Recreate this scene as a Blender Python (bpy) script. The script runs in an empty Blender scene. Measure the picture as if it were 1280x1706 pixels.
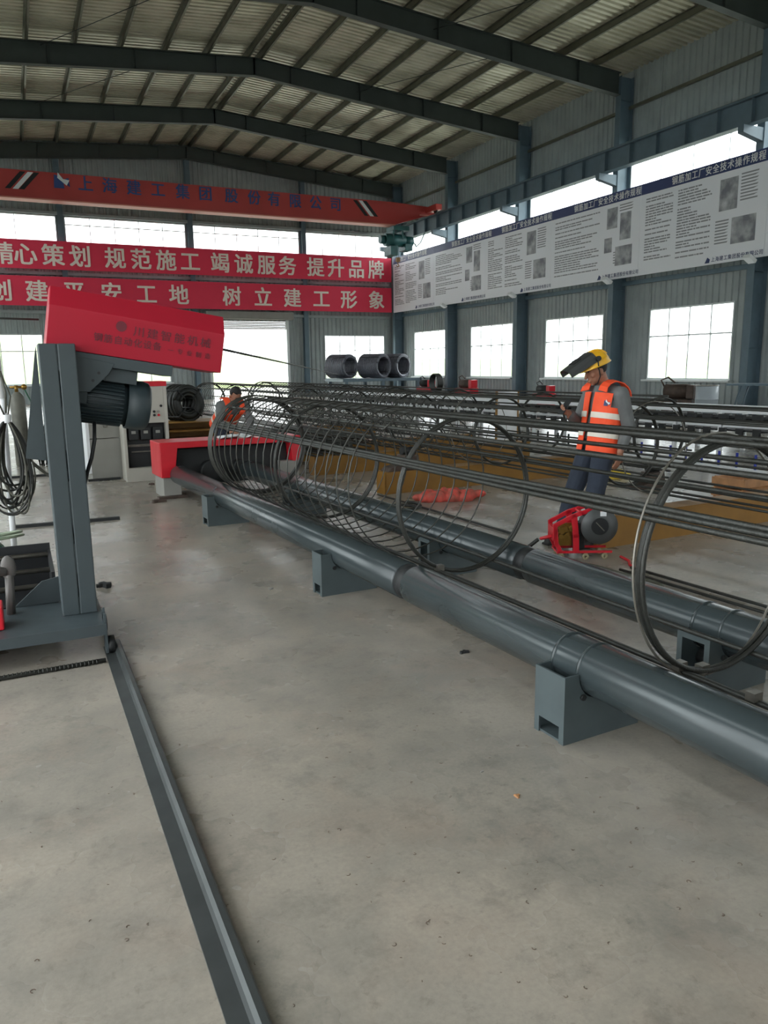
import bpy, bmesh, math, random
from mathutils import Vector, Matrix
random.seed(7)
PI = math.pi
SC = bpy.context.scene
COL = SC.collection

# ------------------------------------------------------------------ camera, light, exposure
EXPOSURE = 2.68
SKY = 1.0
cam_d = bpy.data.cameras.new('camera')
cam_d.sensor_fit = 'HORIZONTAL'
cam_d.sensor_width = 36.0
cam_d.lens = 36.0 * 1282.0 / 1280.0
cam_d.clip_end = 400
cam = bpy.data.objects.new('camera', cam_d)
COL.objects.link(cam)
SC.camera = cam
RIGHT = Vector((0.9034853, -0.4284366, -0.012506)).normalized()
FWD = Vector((0.41887912, 0.88876329, -0.1861185)).normalized()
UP = RIGHT.cross(FWD).normalized()
cm = Matrix.Identity(4)
for i in range(3):
    cm[i][0] = RIGHT[i]; cm[i][1] = UP[i]; cm[i][2] = -FWD[i]
cm[2][3] = 1.6
cam.matrix_world = cm

w = bpy.data.worlds.new('sky')
SC.world = w
w.use_nodes = True
bg = w.node_tree.nodes['Background']
bg.inputs[0].default_value = (0.93, 0.98, 1.0, 1)
bg.inputs[1].default_value = SKY

SC.view_settings.view_transform = 'Standard'
SC.view_settings.look = 'None'
SC.view_settings.gamma = 1.0
SC.view_settings.use_curve_mapping = False
SC.view_settings.exposure = EXPOSURE
SC.cycles.max_bounces = 7
SC.cycles.diffuse_bounces = 5
SC.cycles.glossy_bounces = 3
SC.cycles.transparent_max_bounces = 12
SC.cycles.use_denoising = True
SC.cycles.sample_clamp_indirect = 6

# ------------------------------------------------------------------ materials
def lin(c):
    c = c / 255.0
    return c / 12.92 if c <= 0.04045 else ((c + 0.055) / 1.055) ** 2.4
def rgb(r, g, b): return (lin(r), lin(g), lin(b), 1.0)

def mat(name, col, rough=0.5, metal=0.0, var=0.0, scale=8.0, bump=0.0, bscale=40.0, col2=None, spec=0.5):
    m = bpy.data.materials.new(name)
    m.use_nodes = True
    nt = m.node_tree; N = nt.nodes; L = nt.links
    b = N['Principled BSDF']
    b.inputs['Roughness'].default_value = rough
    b.inputs['Metallic'].default_value = metal
    b.inputs['Specular IOR Level'].default_value = spec
    b.inputs['Base Color'].default_value = rgb(*col)
    if var > 0 or bump > 0:
        tc = N.new('ShaderNodeTexCoord')
    if var > 0:
        no = N.new('ShaderNodeTexNoise'); no.inputs['Scale'].default_value = scale
        no.inputs['Detail'].default_value = 5
        L.new(tc.outputs['Object'], no.inputs['Vector'])
        mx = N.new('ShaderNodeMix'); mx.data_type = 'RGBA'
        c2 = col2 or tuple(max(0, v * 0.62) for v in col)
        mx.inputs['A'].default_value = rgb(*col); mx.inputs['B'].default_value = rgb(*c2)
        rp = N.new('ShaderNodeMapRange'); rp.inputs['From Min'].default_value = 0.38; rp.inputs['From Max'].default_value = 0.72
        rp.inputs['To Max'].default_value = var
        L.new(no.outputs['Fac'], rp.inputs['Value']); L.new(rp.outputs['Result'], mx.inputs['Factor'])
        L.new(mx.outputs['Result'], b.inputs['Base Color'])
        r2 = N.new('ShaderNodeMapRange'); r2.inputs['To Min'].default_value = max(0.03, rough - 0.08); r2.inputs['To Max'].default_value = min(1, rough + 0.12)
        L.new(no.outputs['Fac'], r2.inputs['Value']); L.new(r2.outputs['Result'], b.inputs['Roughness'])
    if bump > 0:
        n2 = N.new('ShaderNodeTexNoise'); n2.inputs['Scale'].default_value = bscale; n2.inputs['Detail'].default_value = 3
        L.new(tc.outputs['Object'], n2.inputs['Vector'])
        bp = N.new('ShaderNodeBump'); bp.inputs['Strength'].default_value = bump; bp.inputs['Distance'].default_value = 0.01
        L.new(n2.outputs['Fac'], bp.inputs['Height']); L.new(bp.outputs['Normal'], b.inputs['Normal'])
    return m

def floor_material():
    m = bpy.data.materials.new('concrete_floor'); m.use_nodes = True
    nt = m.node_tree; N = nt.nodes; L = nt.links
    b = N['Principled BSDF']
    tc = N.new('ShaderNodeTexCoord')
    def noise(scale, detail, rough=0.55, dist=0.0):
        n = N.new('ShaderNodeTexNoise'); n.inputs['Scale'].default_value = scale
        n.inputs['Detail'].default_value = detail; n.inputs['Roughness'].default_value = rough
        n.inputs['Distortion'].default_value = dist
        L.new(tc.outputs['Object'], n.inputs['Vector']); return n.outputs['Fac']
    def ramp(f, a, bb, t0=0.0, t1=1.0):
        r = N.new('ShaderNodeMapRange'); r.inputs['From Min'].default_value = a; r.inputs['From Max'].default_value = bb
        r.inputs['To Min'].default_value = t0; r.inputs['To Max'].default_value = t1
        L.new(f, r.inputs['Value']); return r.outputs['Result']
    def mix(f, a, bb):
        x = N.new('ShaderNodeMix'); x.data_type = 'RGBA'
        L.new(f, x.inputs['Factor'])
        for s, v in (('A', a), ('B', bb)):
            if isinstance(v, tuple): x.inputs[s].default_value = v
            else: L.new(v, x.inputs[s])
        return x.outputs['Result']
    base = mix(ramp(noise(0.9, 6, 0.6, 0.4), 0.35, 0.66), rgb(166, 157, 144), rgb(143, 138, 129))
    base = mix(ramp(noise(2.3, 7, 0.7, 0.1), 0.44, 0.78, 0, 0.9), base, rgb(120, 117, 110))
    base = mix(ramp(noise(1.4, 5, 0.65, 0.2), 0.52, 0.8, 0, 0.6), base, rgb(158, 138, 122))
    base = mix(ramp(noise(5.5, 7, 0.75, 0.2), 0.52, 0.8, 0, 0.7), base, rgb(92, 90, 85))
    base = mix(ramp(noise(60, 3, 0.6), 0.35, 0.75, 0, 0.28), base, rgb(112, 107, 100))
    base = mix(ramp(noise(17, 5, 0.75, 0.2), 0.58, 0.78, 0, 0.55), base, rgb(78, 74, 70))
    L.new(base, b.inputs['Base Color'])
    L.new(ramp(noise(1.6, 4), 0.3, 0.75, 0.22, 0.36), b.inputs['Roughness'])
    bp = N.new('ShaderNodeBump'); bp.inputs['Strength'].default_value = 0.07; bp.inputs['Distance'].default_value = 0.01
    L.new(noise(45, 5, 0.7), bp.inputs['Height']); L.new(bp.outputs['Normal'], b.inputs['Normal'])
    return m

def glass_material():
    m = bpy.data.materials.new('window_glass'); m.use_nodes = True
    nt = m.node_tree; N = nt.nodes; L = nt.links
    N.remove(N['Principled BSDF'])
    t = N.new('ShaderNodeBsdfTransparent'); t.inputs[0].default_value = (0.93, 0.96, 0.95, 1)
    g = N.new('ShaderNodeBsdfGlossy'); g.inputs['Roughness'].default_value = 0.02
    mx = N.new('ShaderNodeMixShader'); mx.inputs[0].default_value = 0.05
    L.new(t.outputs[0], mx.inputs[1]); L.new(g.outputs[0], mx.inputs[2])
    L.new(mx.outputs[0], N['Material Output'].inputs[0])
    return m

M_FLOOR = floor_material()
M_GLASS = glass_material()
M_WALL = mat('grey_cladding', (152, 160, 160), 0.5, 0.0, 0.25, 1.5)
M_ROOF = mat('foil_roof_sheet', (196, 192, 172), 0.32, 0.3, 0.7, 1.2, col2=(148, 144, 122))
M_STEEL = mat('slate_steel_paint', (90, 109, 120), 0.5, 0.0, 0.25, 3.0)
M_BEAM = mat('dark_roof_steel', (58, 66, 64), 0.55, 0.0, 0.25, 2.0)
M_PURLIN = mat('purlin_galvanised', (112, 112, 98), 0.4, 0.4, 0.3, 3.0)
M_FRAME = mat('window_frame_white', (205, 210, 210), 0.45)
M_BANNER = mat('red_banner_cloth', (224, 48, 80), 0.6, 0, 0.15, 0.6)
M_BTEXT = mat('banner_letter_cream', (236, 222, 212), 0.6)
M_CRANE = mat('crane_red_paint', (180, 62, 58), 0.45, 0, 0.25, 0.8)
M_CTEXT = mat('crane_blue_letter', (46, 72, 128), 0.5)
M_WHITE = mat('white_paint', (222, 224, 226), 0.5, 0, 0.12, 3)
M_BLACK = mat('black_paint', (24, 26, 28), 0.5)
M_NAVY = mat('navy_print', (40, 56, 104), 0.5)
M_SHEET = mat('notice_sheet', (236, 238, 244), 0.5)
M_INK = mat('notice_ink', (146, 148, 154), 0.6)
M_PHOTO = mat('notice_photo', (120, 122, 130), 0.5, 0, 1.0, 2.5, col2=(200, 202, 206))
M_TEAL = mat('hoist_teal', (36, 92, 92), 0.45, 0, 0.5, 4)
M_ROLL = mat('roller_grey_paint', (56, 64, 66), 0.22, 0.1, 0.5, 3.0, col2=(44, 50, 51))
M_BLOCK = mat('support_grey_paint', (70, 80, 82), 0.45, 0.0, 0.3, 6.0)
M_DARK = mat('dark_rubber', (26, 28, 29), 0.6, 0, 0.3, 20)
M_REBAR = mat('rebar_steel', (50, 52, 49), 0.4, 0.35, 0.6, 14, bump=0.3, bscale=120, col2=(44, 40, 34))
M_WIRE = mat('bright_wire', (128, 124, 116), 0.35, 0.7, 0.4, 20)
M_SPIRAL = mat('spiral_steel', (74, 74, 70), 0.38, 0.6, 0.4, 20)
M_RED = mat('machine_red_paint', (196, 28, 42), 0.32, 0, 0.25, 4, col2=(150, 24, 36))
M_HOOD = mat('hood_red_paint', (164, 30, 48), 0.34, 0, 0.3, 2.5, col2=(144, 24, 40), spec=0.35)
M_HTEXT = mat('hood_faded_print', (100, 30, 42), 0.5)
M_POST = mat('post_grey_paint', (60, 69, 72), 0.45, 0, 0.4, 5, col2=(49, 56, 59))
M_MOTOR = mat('motor_dark_paint', (44, 56, 60), 0.45, 0, 0.3, 6)
M_YELLOW = mat('yellow_steel_paint', (146, 104, 36), 0.5, 0, 0.6, 3, col2=(112, 80, 32))
M_BEIGE = mat('cabinet_beige', (172, 168, 158), 0.5, 0, 0.15, 3)
M_GREY = mat('panel_grey', (140, 138, 132), 0.5, 0, 0.2, 3)
M_SKIN = mat('skin', (150, 104, 82), 0.55, 0, 0.2, 12)
M_SHIRT = mat('grey_shirt', (104, 106, 106), 0.85, 0, 0.35, 10, bump=0.3, bscale=25)
M_TROUSER = mat('navy_trousers', (44, 52, 66), 0.85, 0, 0.35, 9, bump=0.4, bscale=18)
M_VEST = mat('orange_vest', (250, 86, 44), 0.7, 0, 0.2, 7)
M_BAND = mat('reflective_band', (222, 214, 200), 0.4, 0.0, 0.1, 10)
M_HELMET = mat('helmet_yellow', (232, 176, 40), 0.3, 0, 0.12, 8)
M_BOOT = mat('boot_black', (38, 36, 36), 0.6)
M_HAIR = mat('hair_black', (22, 20, 20), 0.7)
M_CABLE = mat('cable_black', (28, 30, 28), 0.5, 0, 0.4, 30, col2=(48, 48, 42))
M_HOSE = mat('cable_grey', (78, 78, 68), 0.5, 0, 0.4, 30)
M_GREEN = mat('green_paint', (32, 84, 60), 0.45, 0, 0.4, 6)
M_COIL = mat('wire_rod_coil', (116, 118, 128), 0.4, 0.2, 0.5, 12)
M_BAG = mat('red_net_bag', (214, 84, 72), 0.7, 0, 0.8, 14, col2=(120, 90, 76))
M_RUST = mat('rusty_iron', (84, 70, 62), 0.6, 0.3, 0.6, 9)
M_WOOD = mat('timber_orange', (186, 136, 92), 0.6, 0, 0.5, 7)
M_YCLOTH = mat('yellow_cloth', (226, 196, 70), 0.8, 0, 0.3, 8)
M_BLUE = mat('blue_paint', (48, 62, 160), 0.45)
M_TARP = mat('pale_tarp', (176, 184, 186), 0.6, 0, 0.4, 4)
M_GROUND = mat('yard_ground', (190, 190, 176), 0.9, 0, 0.4, 0.1)
M_HILL = mat('hill_grass', (158, 168, 130), 0.95, 0, 0.8, 0.12, col2=(128, 146, 98))
M_CYL = mat('gas_cylinder_grey', (110, 108, 98), 0.5, 0, 0.4, 8)
M_BRASS = mat('brass', (150, 116, 56), 0.35, 0.8)

# ------------------------------------------------------------------ mesh building
class MB:
    def __init__(s): s.v = []; s.f = []; s.sm = []
    def add(s, vs, fs, smooth=False):
        o = len(s.v); s.v += [tuple(v) for v in vs]
        for f in fs: s.f.append([i + o for i in f]); s.sm.append(smooth)
        return s
    def box(s, x0, x1, y0, y1, z0, z1, T=None):
        vs = [Vector(p) for p in ((x0,y0,z0),(x1,y0,z0),(x1,y1,z0),(x0,y1,z0),(x0,y0,z1),(x1,y0,z1),(x1,y1,z1),(x0,y1,z1))]
        if T is not None: vs = [T @ v for v in vs]
        return s.add(vs, [(0,3,2,1),(4,5,6,7),(0,1,5,4),(1,2,6,5),(2,3,7,6),(3,0,4,7)])
    def quad(s, a, b, c, d): return s.add([a,b,c,d], [(0,1,2,3)])
    def prism(s, poly, depth, T):
        """poly in local xy, extruded 0..depth along local z, mapped by T"""
        n = len(poly)
        vs = [T @ Vector((x, y, 0)) for x, y in poly] + [T @ Vector((x, y, depth)) for x, y in poly]
        fs = [tuple(range(n))[::-1], tuple(range(n, 2*n))] + [(i, (i+1) % n, n + (i+1) % n, n + i) for i in range(n)]
        return s.add(vs, fs)
    def cyl(s, p0, p1, r0, r1=None, n=16, caps=True):
        p0 = Vector(p0); p1 = Vector(p1); r1 = r0 if r1 is None else r1
        d = (p1 - p0).normalized()
        a = d.cross(Vector((0,0,1)) if abs(d.z) < 0.9 else Vector((1,0,0))).normalized(); b = d.cross(a)
        vs = []
        for p, r in ((p0, r0), (p1, r1)):
            for k in range(n):
                t = 2*PI*k/n; vs.append(p + (a*math.cos(t) + b*math.sin(t)) * r)
        s.add(vs, [(k, (k+1) % n, n+(k+1) % n, n+k) for k in range(n)], True)
        if caps:
            s.add(vs, [tuple(range(n))[::-1], tuple(range(n, 2*n))])
        return s
    def lathe(s, prof, p0, axis, n=24, closed=False):
        """prof: list of (along, radius); axis a direction"""
        p0 = Vector(p0); d = Vector(axis).normalized()
        a = d.cross(Vector((0,0,1)) if abs(d.z) < 0.9 else Vector((1,0,0))).normalized(); b = d.cross(a)
        vs = []
        for t, r in prof:
            for k in range(n):
                an = 2*PI*k/n; vs.append(p0 + d*t + (a*math.cos(an) + b*math.sin(an)) * r)
        m = len(prof); fs = []
        for i in range(m if closed else m-1):
            j = (i+1) % m
            for k in range(n): fs.append((i*n+k, i*n+(k+1) % n, j*n+(k+1) % n, j*n+k))
        return s.add(vs, fs, True)
    def tube(s, pts, r, n=6, closed=False):
        pts = [Vector(p) for p in pts]; m = len(pts); rings = []
        prev = None
        for i, p in enumerate(pts):
            if closed: d = pts[(i+1) % m] - pts[i-1]
            else: d = pts[min(i+1, m-1)] - pts[max(i-1, 0)]
            if d.length < 1e-9: d = Vector((0,0,1))
            d.normalize()
            if prev is None:
                a = d.cross(Vector((0,0,1)) if abs(d.z) < 0.9 else Vector((1,0,0))).normalized()
            else:
                a = prev - d * prev.dot(d)
                a = a.normalized() if a.length > 1e-6 else d.cross(Vector((0.3,0.5,0.8))).normalized()
            prev = a; b = d.cross(a)
            rr = r[i] if isinstance(r, (list, tuple)) else r
            rings.append([p + (a*math.cos(2*PI*k/n) + b*math.sin(2*PI*k/n)) * rr for k in range(n)])
        vs = [v for q in rings for v in q]; fs = []
        for i in range(m if closed else m-1):
            j = (i+1) % m
            for k in range(n): fs.append((i*n+k, i*n+(k+1) % n, j*n+(k+1) % n, j*n+k))
        s.add(vs, fs, True)
        if not closed: s.add(vs, [tuple(range(n))[::-1], tuple(range((m-1)*n, m*n))])
        return s
    def ball(s, c, r, n=12, m=8, T=None):
        """ellipsoid; r a number or 3 radii"""
        if not isinstance(r, (tuple, list)): r = (r, r, r)
        c = Vector(c); vs = []; fs = []
        for i in range(m+1):
            ph = PI*i/m
            for k in range(n):
                t = 2*PI*k/n
                v = Vector((r[0]*math.sin(ph)*math.cos(t), r[1]*math.sin(ph)*math.sin(t), r[2]*math.cos(ph)))
                if T is not None: v = T @ v
                vs.append(c + v)
        for i in range(m):
            for k in range(n): fs.append((i*n+k, (i+1)*n+k, (i+1)*n+(k+1) % n, i*n+(k+1) % n))
        return s.add(vs, fs, True)
    def cap(s, p0, p1, r0, r1=None, n=12):
        r1 = r0 if r1 is None else r1
        s.cyl(p0, p1, r0, r1, n); s.ball(p0, r0, n, 8); s.ball(p1, r1, n, 8); return s
    def mesh(s, name):
        me = bpy.data.meshes.new(name)
        me.from_pydata(s.v, [], s.f)
        me.polygons.foreach_set('use_smooth', s.sm)
        me.update(); return me
    def build(s, name, m, parent=None, bevel=0.0):
        me = s.mesh(name); me.materials.append(m)
        bm = bmesh.new(); bm.from_mesh(me)
        bmesh.ops.remove_doubles(bm, verts=bm.verts, dist=1e-5)
        bmesh.ops.recalc_face_normals(bm, faces=bm.faces)
        bm.to_mesh(me); bm.free()
        o = bpy.data.objects.new(name, me); COL.objects.link(o)
        if parent is not None: o.parent = parent
        if bevel > 0:
            bv = o.modifiers.new('bevel', 'BEVEL'); bv.width = bevel; bv.segments = 2; bv.limit_method = 'ANGLE'
        return o

def tag(o, label=None, cat=None, group=None, kind=None):
    if label: o['label'] = label
    if cat: o['category'] = cat
    if group: o['group'] = group
    if kind: o['kind'] = kind
    return o
def thing(name, label, cat, loc=(0,0,0), rz=0.0, group=None):
    o = bpy.data.objects.new(name, None); COL.objects.link(o)
    o.empty_display_size = 0.1
    o.location = loc; o.rotation_euler = (0, 0, rz)
    return tag(o, label, cat, group)
def copy_thing(root, loc=None, rz=None, label=None, group=None):
    r = root.copy(); COL.objects.link(r)
    if loc is not None: r.location = loc
    if rz is not None: r.rotation_euler = (0, 0, rz)
    if label: r['label'] = label
    if group: r['group'] = group
    for ch in list(root.children):
        c = ch.copy(); COL.objects.link(c); c.parent = r
        for g in list(ch.children):
            d = g.copy(); COL.objects.link(d); d.parent = c
    return r
def remesh(mb, name, m, voxel, parent=None, smooth=2):
    o = mb.build('tmp_' + name, m)
    r = o.modifiers.new('r', 'REMESH'); r.mode = 'VOXEL'; r.voxel_size = voxel
    if smooth:
        q = o.modifiers.new('s', 'SMOOTH'); q.iterations = smooth; q.factor = 0.5
    dg = bpy.context.evaluated_depsgraph_get()
    me = bpy.data.meshes.new_from_object(o.evaluated_get(dg)); me.name = name
    bpy.data.objects.remove(o)
    me.polygons.foreach_set('use_smooth', [True] * len(me.polygons))
    if not me.materials: me.materials.append(m)
    p = bpy.data.objects.new(name, me); COL.objects.link(p)
    if parent is not None: p.parent = parent
    return p

_glyphs = {}
def glyph(ch, offset):
    k = (ch, offset)
    if k not in _glyphs:
        cu = bpy.data.curves.new('glyph', 'FONT'); cu.body = ch; cu.size = 1.0; cu.offset = offset
        cu.resolution_u = 2
        o = bpy.data.objects.new('glyph', cu); COL.objects.link(o)
        dg = bpy.context.evaluated_depsgraph_get()
        me = bpy.data.meshes.new_from_object(o.evaluated_get(dg))
        _glyphs[k] = ([tuple(v.co) for v in me.vertices], [tuple(p.vertices) for p in me.polygons])
        bpy.data.objects.remove(o); bpy.data.curves.remove(cu); bpy.data.meshes.remove(me)
    return _glyphs[k]
def put_glyph(mb, ch, centre, h, wd, ex, ey, offset=0.0):
    """flat character centred at centre, ex/ey world directions of writing and up"""
    vs, fs = glyph(ch, 0.0)
    c = Vector(centre); ex = Vector(ex); ey = Vector(ey); nz = ex.cross(ey).normalized()
    sh = [(0, 0)] if offset <= 0 else [(-offset, -offset*.6), (offset, -offset*.6), (0, 0), (-offset, offset*.6), (offset, offset*.6)]
    for i, (dx, dy) in enumerate(sh):
        mb.add([c + ex*((x-0.5+dx)*wd) + ey*((y-0.38+dy)*h) + nz*(i*0.0012*max(h, 0.2)) for x, y, z in vs], fs)
def no_merge_build(mb, name, m, parent):
    me = mb.mesh(name); me.materials.append(m)
    o = bpy.data.objects.new(name, me); COL.objects.link(o)
    if parent is not None: o.parent = parent
    return o

# ------------------------------------------------------------------ building dimensions
XL, XR, YF, YB = -3.2, 20.4, 40.9, -13.0
XM = 8.6
def roof_z(x): return 12.45 - 0.075 * abs(x - XM)
FRAMES = [40.4 - 5.95*k for k in range(9)]

def structure(o, label=None, cat=None, group=None): return tag(o, label, cat, group, 'structure')

# floor and yard
structure(MB().box(XL-0.1, XR+0.1, YB, YF+0.1, -0.2, 0).build('floor', M_FLOOR), 'stained bare concrete floor of the workshop', 'floor')
structure(MB().box(-90, 110, -90, 130, -0.5, -0.25).build('ground_yard', M_GROUND), 'open yard ground seen outside the windows', 'ground')
mb = MB()
for (cx, cy, rx, ry, rz) in ((-14, 78, 26, 10, 7), (16, 82, 22, 10, 4.2), (44, 76, 24, 12, 3.4), (70, 50, 14, 30, 4), (68, 18, 12, 26, 3.2)):
    mb.ball((cx, cy, -1), (rx, ry, rz), 28, 10)
structure(mb.build('hills', M_HILL), 'pale green bank beyond the workshop windows', 'hill')

def clad(name, axis, pos, a0, a1, z_of, holes, m, out=1):
    """corrugated sheet wall; along axis ('x' or 'y') at pos, holes = (a0,a1,z0,z1)"""
    pitch = 0.25
    prof = [(0.0, 0.0), (0.10, 0.0), (0.13, 0.035), (0.22, 0.035)]
    aa = []
    k = math.floor(a0 / pitch)
    while k * pitch < a1:
        for d, h in prof:
            p = k*pitch + d
            if a0 <= p <= a1: aa.append((p, h))
        k += 1
    for h in holes:
        for e in h[:2]:
            if a0 < e < a1: aa.append((e, 0.0))
    aa += [(a0, 0.0), (a1, 0.0)]
    aa = sorted(set(aa))
    zs = sorted(set([0.0] + [z for h in holes for z in h[2:]]))
    mb = MB()
    for i in range(len(aa)-1):
        (p, h), (q, g) = aa[i], aa[i+1]
        if q - p < 1e-4: continue
        mid = (p+q)/2
        lv = zs + [None]
        for j in range(len(zs)):
            z0 = zs[j]; zt0 = zs[j+1] if j+1 < len(zs) else z_of(p); zt1 = zs[j+1] if j+1 < len(zs) else z_of(q)
            zm = (z0 + min(zt0, zt1)) / 2
            if any(b0 < mid < b1 and c0 < zm < c1 for b0, b1, c0, c1 in holes): continue
            if axis == 'y':
                mb.quad((pos+out*h, p, z0), (pos+out*g, q, z0), (pos+out*g, q, zt1), (pos+out*h, p, zt0))
            else:
                mb.quad((p, pos+out*h, z0), (q, pos+out*g, z0), (q, pos+out*g, zt1), (p, pos+out*h, zt0))
    return structure(mb.build(name, m))

SILL, HEAD = 1.03, 3.45
CL0, CL1 = 7.35, 9.0
win_y = [37.2 - 5.95*k for k in range(8)]
r_holes = [(c-1.79, c+1.79, SILL, HEAD) for c in win_y]
r_cl = [(FRAMES[k+1]+0.15, FRAMES[k]-0.15, CL0, CL1) for k in range(8)]
o = clad('wall_right', 'y', XR, YB, YF, lambda t: roof_z(XR)+0.05, r_holes + r_cl, M_WALL, 1)
tag(o, 'right wall of grey corrugated sheeting with window openings', 'wall')
l_holes = [h for h in r_holes if not (-7.0 < (h[0]+h[1])/2 < 7.0)] + [(-6.0, -1.5, 0.0, 4.6), (0.3, 6.3, 0.0, 4.6)]
o = clad('wall_left', 'y', XL, YB, YF, lambda t: roof_z(XL)+0.05, l_holes + r_cl, M_WALL, -1)
tag(o, 'left wall of grey corrugated sheeting', 'wall')
f_win = [(-2.3, 1.42, SILL-0.1, 3.3), (3.4, 7.3, SILL-0.1, 3.3), (15.75, 19.45, SILL-0.1, 3.33)]
f_door = (9.45, 13.55, 0.0, 4.02)
f_posts = [XL+0.15, 2.63, 8.63, 14.61]
f_cl = [(-2.9, 2.45, 7.3, 8.72), (2.8, 8.45, 7.3, 8.72), (8.8, 14.45, 7.3, 8.72), (14.8, 19.7, 7.3, 8.72)]
o = clad('wall_far', 'x', YF, XL, XR, lambda t: roof_z(t)+0.05, f_win + [f_door] + f_cl, M_WALL, 1)
tag(o, 'far gable wall of grey corrugated sheeting behind the red banners', 'wall')
o = clad('wall_back', 'x', YB, XL, XR, lambda t: roof_z(t)+0.05, [(12.0, 16.0, 0.0, 4.5), (-2.5, 19.5, 7.3, 8.7)], M_WALL, -1)
tag(o, 'back gable wall with an open door behind the camera', 'wall')

# ceiling: ribbed sheets
mb = MB()
for sgn, xe in ((-1, XL-0.3), (1, XR+0.3)):
    y = YB
    while y < YF + 0.2:
        for d0, h0, d1, h1 in ((0, 0, .12, 0), (.12, 0, .15, .06), (.15, .06, .21, .06), (.21, .06, .24, 0)):
            mb.quad((XM, y+d0, roof_z(XM)+h0), (XM, y+d1, roof_z(XM)+h1), (xe, y+d1, roof_z(xe)+h1), (xe, y+d0, roof_z(xe)+h0))
        y += 0.24
o = mb.build('ceiling', M_ROOF); structure(o, 'ribbed metal roof sheets seen from below', 'ceiling')

# windows: frame + panes
wn = [0]
def window(axis, pos, a0, a1, z0, z1, cols, trans, inward, label, sill=True, fw=0.05):
    wn[0] += 1
    root = thing('window_%d' % wn[0], label, 'window'); root['kind'] = 'structure'
    fr = MB(); gl = MB()
    def bar(p0, p1, c0, c1, t=0.045):
        if axis == 'y': fr.box(pos-t, pos+t, p0, p1, c0, c1)
        else: fr.box(p0, p1, pos-t, pos+t, c0, c1)
    bar(a0, a1, z0, z0+fw); bar(a0, a1, z1-fw, z1); bar(a0, a0+fw, z0+fw, z1-fw); bar(a1-fw, a1, z0+fw, z1-fw)
    for k in range(1, cols):
        c = a0 + (a1-a0)*k/cols; bar(c-fw*0.4, c+fw*0.4, z0+fw, z1-fw, 0.03)
    if trans: bar(a0+fw, a1-fw, trans-fw*0.45, trans+fw*0.45, 0.034)
    fr.build('window_frame', M_FRAME, root)
    if axis == 'y': gl.quad((pos, a0, z0), (pos, a1, z0), (pos, a1, z1), (pos, a0, z1))
    else: gl.quad((a0, pos, z0), (a1, pos, z0), (a1, pos, z1), (a0, pos, z1))
    gl.build('pane', M_GLASS, root)
    if sill:
        s = MB()
        if axis == 'y': s.box(min(pos, pos+inward*0.22), max(pos, pos+inward*0.22), a0-0.1, a1+0.1, z0-0.07, z0-0.005)
        else: s.box(a0-0.1, a1+0.1, min(pos, pos+inward*0.22), max(pos, pos+inward*0.22), z0-0.07, z0-0.005)
        s.build('window_sill', M_FRAME, root)
    return root
nth = ['nearest the far corner', 'second from the far corner', 'third from the far corner', 'fourth from the far corner', 'fifth from the far corner', 'sixth from the far corner', 'seventh from the far corner', 'eighth from the far corner']
for k, c in enumerate(win_y):
    window('y', XR+0.02, c-1.79, c+1.79, SILL, HEAD, 4, 2.5, -1, 'tall white framed window low in the right wall, ' + nth[k])
for k, h in enumerate(r_cl):
    window('y', XR+0.02, h[0], h[1], CL0, CL1, 4, None, -1, 'high strip window above the notice boards, ' + nth[k], False, 0.03)
for k, h in enumerate(f_win):
    window('x', YF+0.02, h[0], h[1], h[2], h[3], 4, 2.5, -1, 'low white framed window in the far wall, ' + ('beside the cable stand', 'behind the red hood', 'behind the wire coils')[k])
for k, h in enumerate(f_cl):
    window('x', YF+0.02, h[0], h[1], h[2], h[3], 5 if k else 3, 8.35 if k in (1, 2) else None, -1, 'high strip window over the red banners, ' + ('leftmost', 'second from the left', 'third from the left', 'rightmost beside the hoist')[k], False, 0.045)
for k, h in enumerate(l_holes[:-2]):
    window('y', XL-0.02, h[0], h[1], SILL, HEAD, 4, 2.5, 1, 'left wall window, ' + nth[k], True)
for k, h in enumerate(r_cl):
    window('y', XL-0.02, h[0], h[1], CL0, CL1, 4, None, 1, 'left wall high strip window, ' + nth[k], False, 0.03)
# far door: jambs, rolled shutter box
root = thing('door_1', 'open roller shutter doorway in the far wall below the banners', 'door'); root['kind'] = 'structure'
MB().box(f_door[0]-0.14, f_door[0], YF-0.1, YF+0.1, 0, 4.1).box(f_door[1], f_door[1]+0.14, YF-0.1, YF+0.1, 0, 4.1).build('door_frame', M_FRAME, root)
MB().box(f_door[0]-0.3, f_door[1]+0.3, YF-0.5, YF-0.05, 4.1, 4.5).build('shutter_box', M_GREY, root, 0.03)
g = MB()
for k in range(6): g.box(f_door[0], f_door[1], YF+0.02, YF+0.05, 3.62+0.08*k, 3.69+0.08*k)
g.build('shutter_slat', M_GREY, root)

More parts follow.
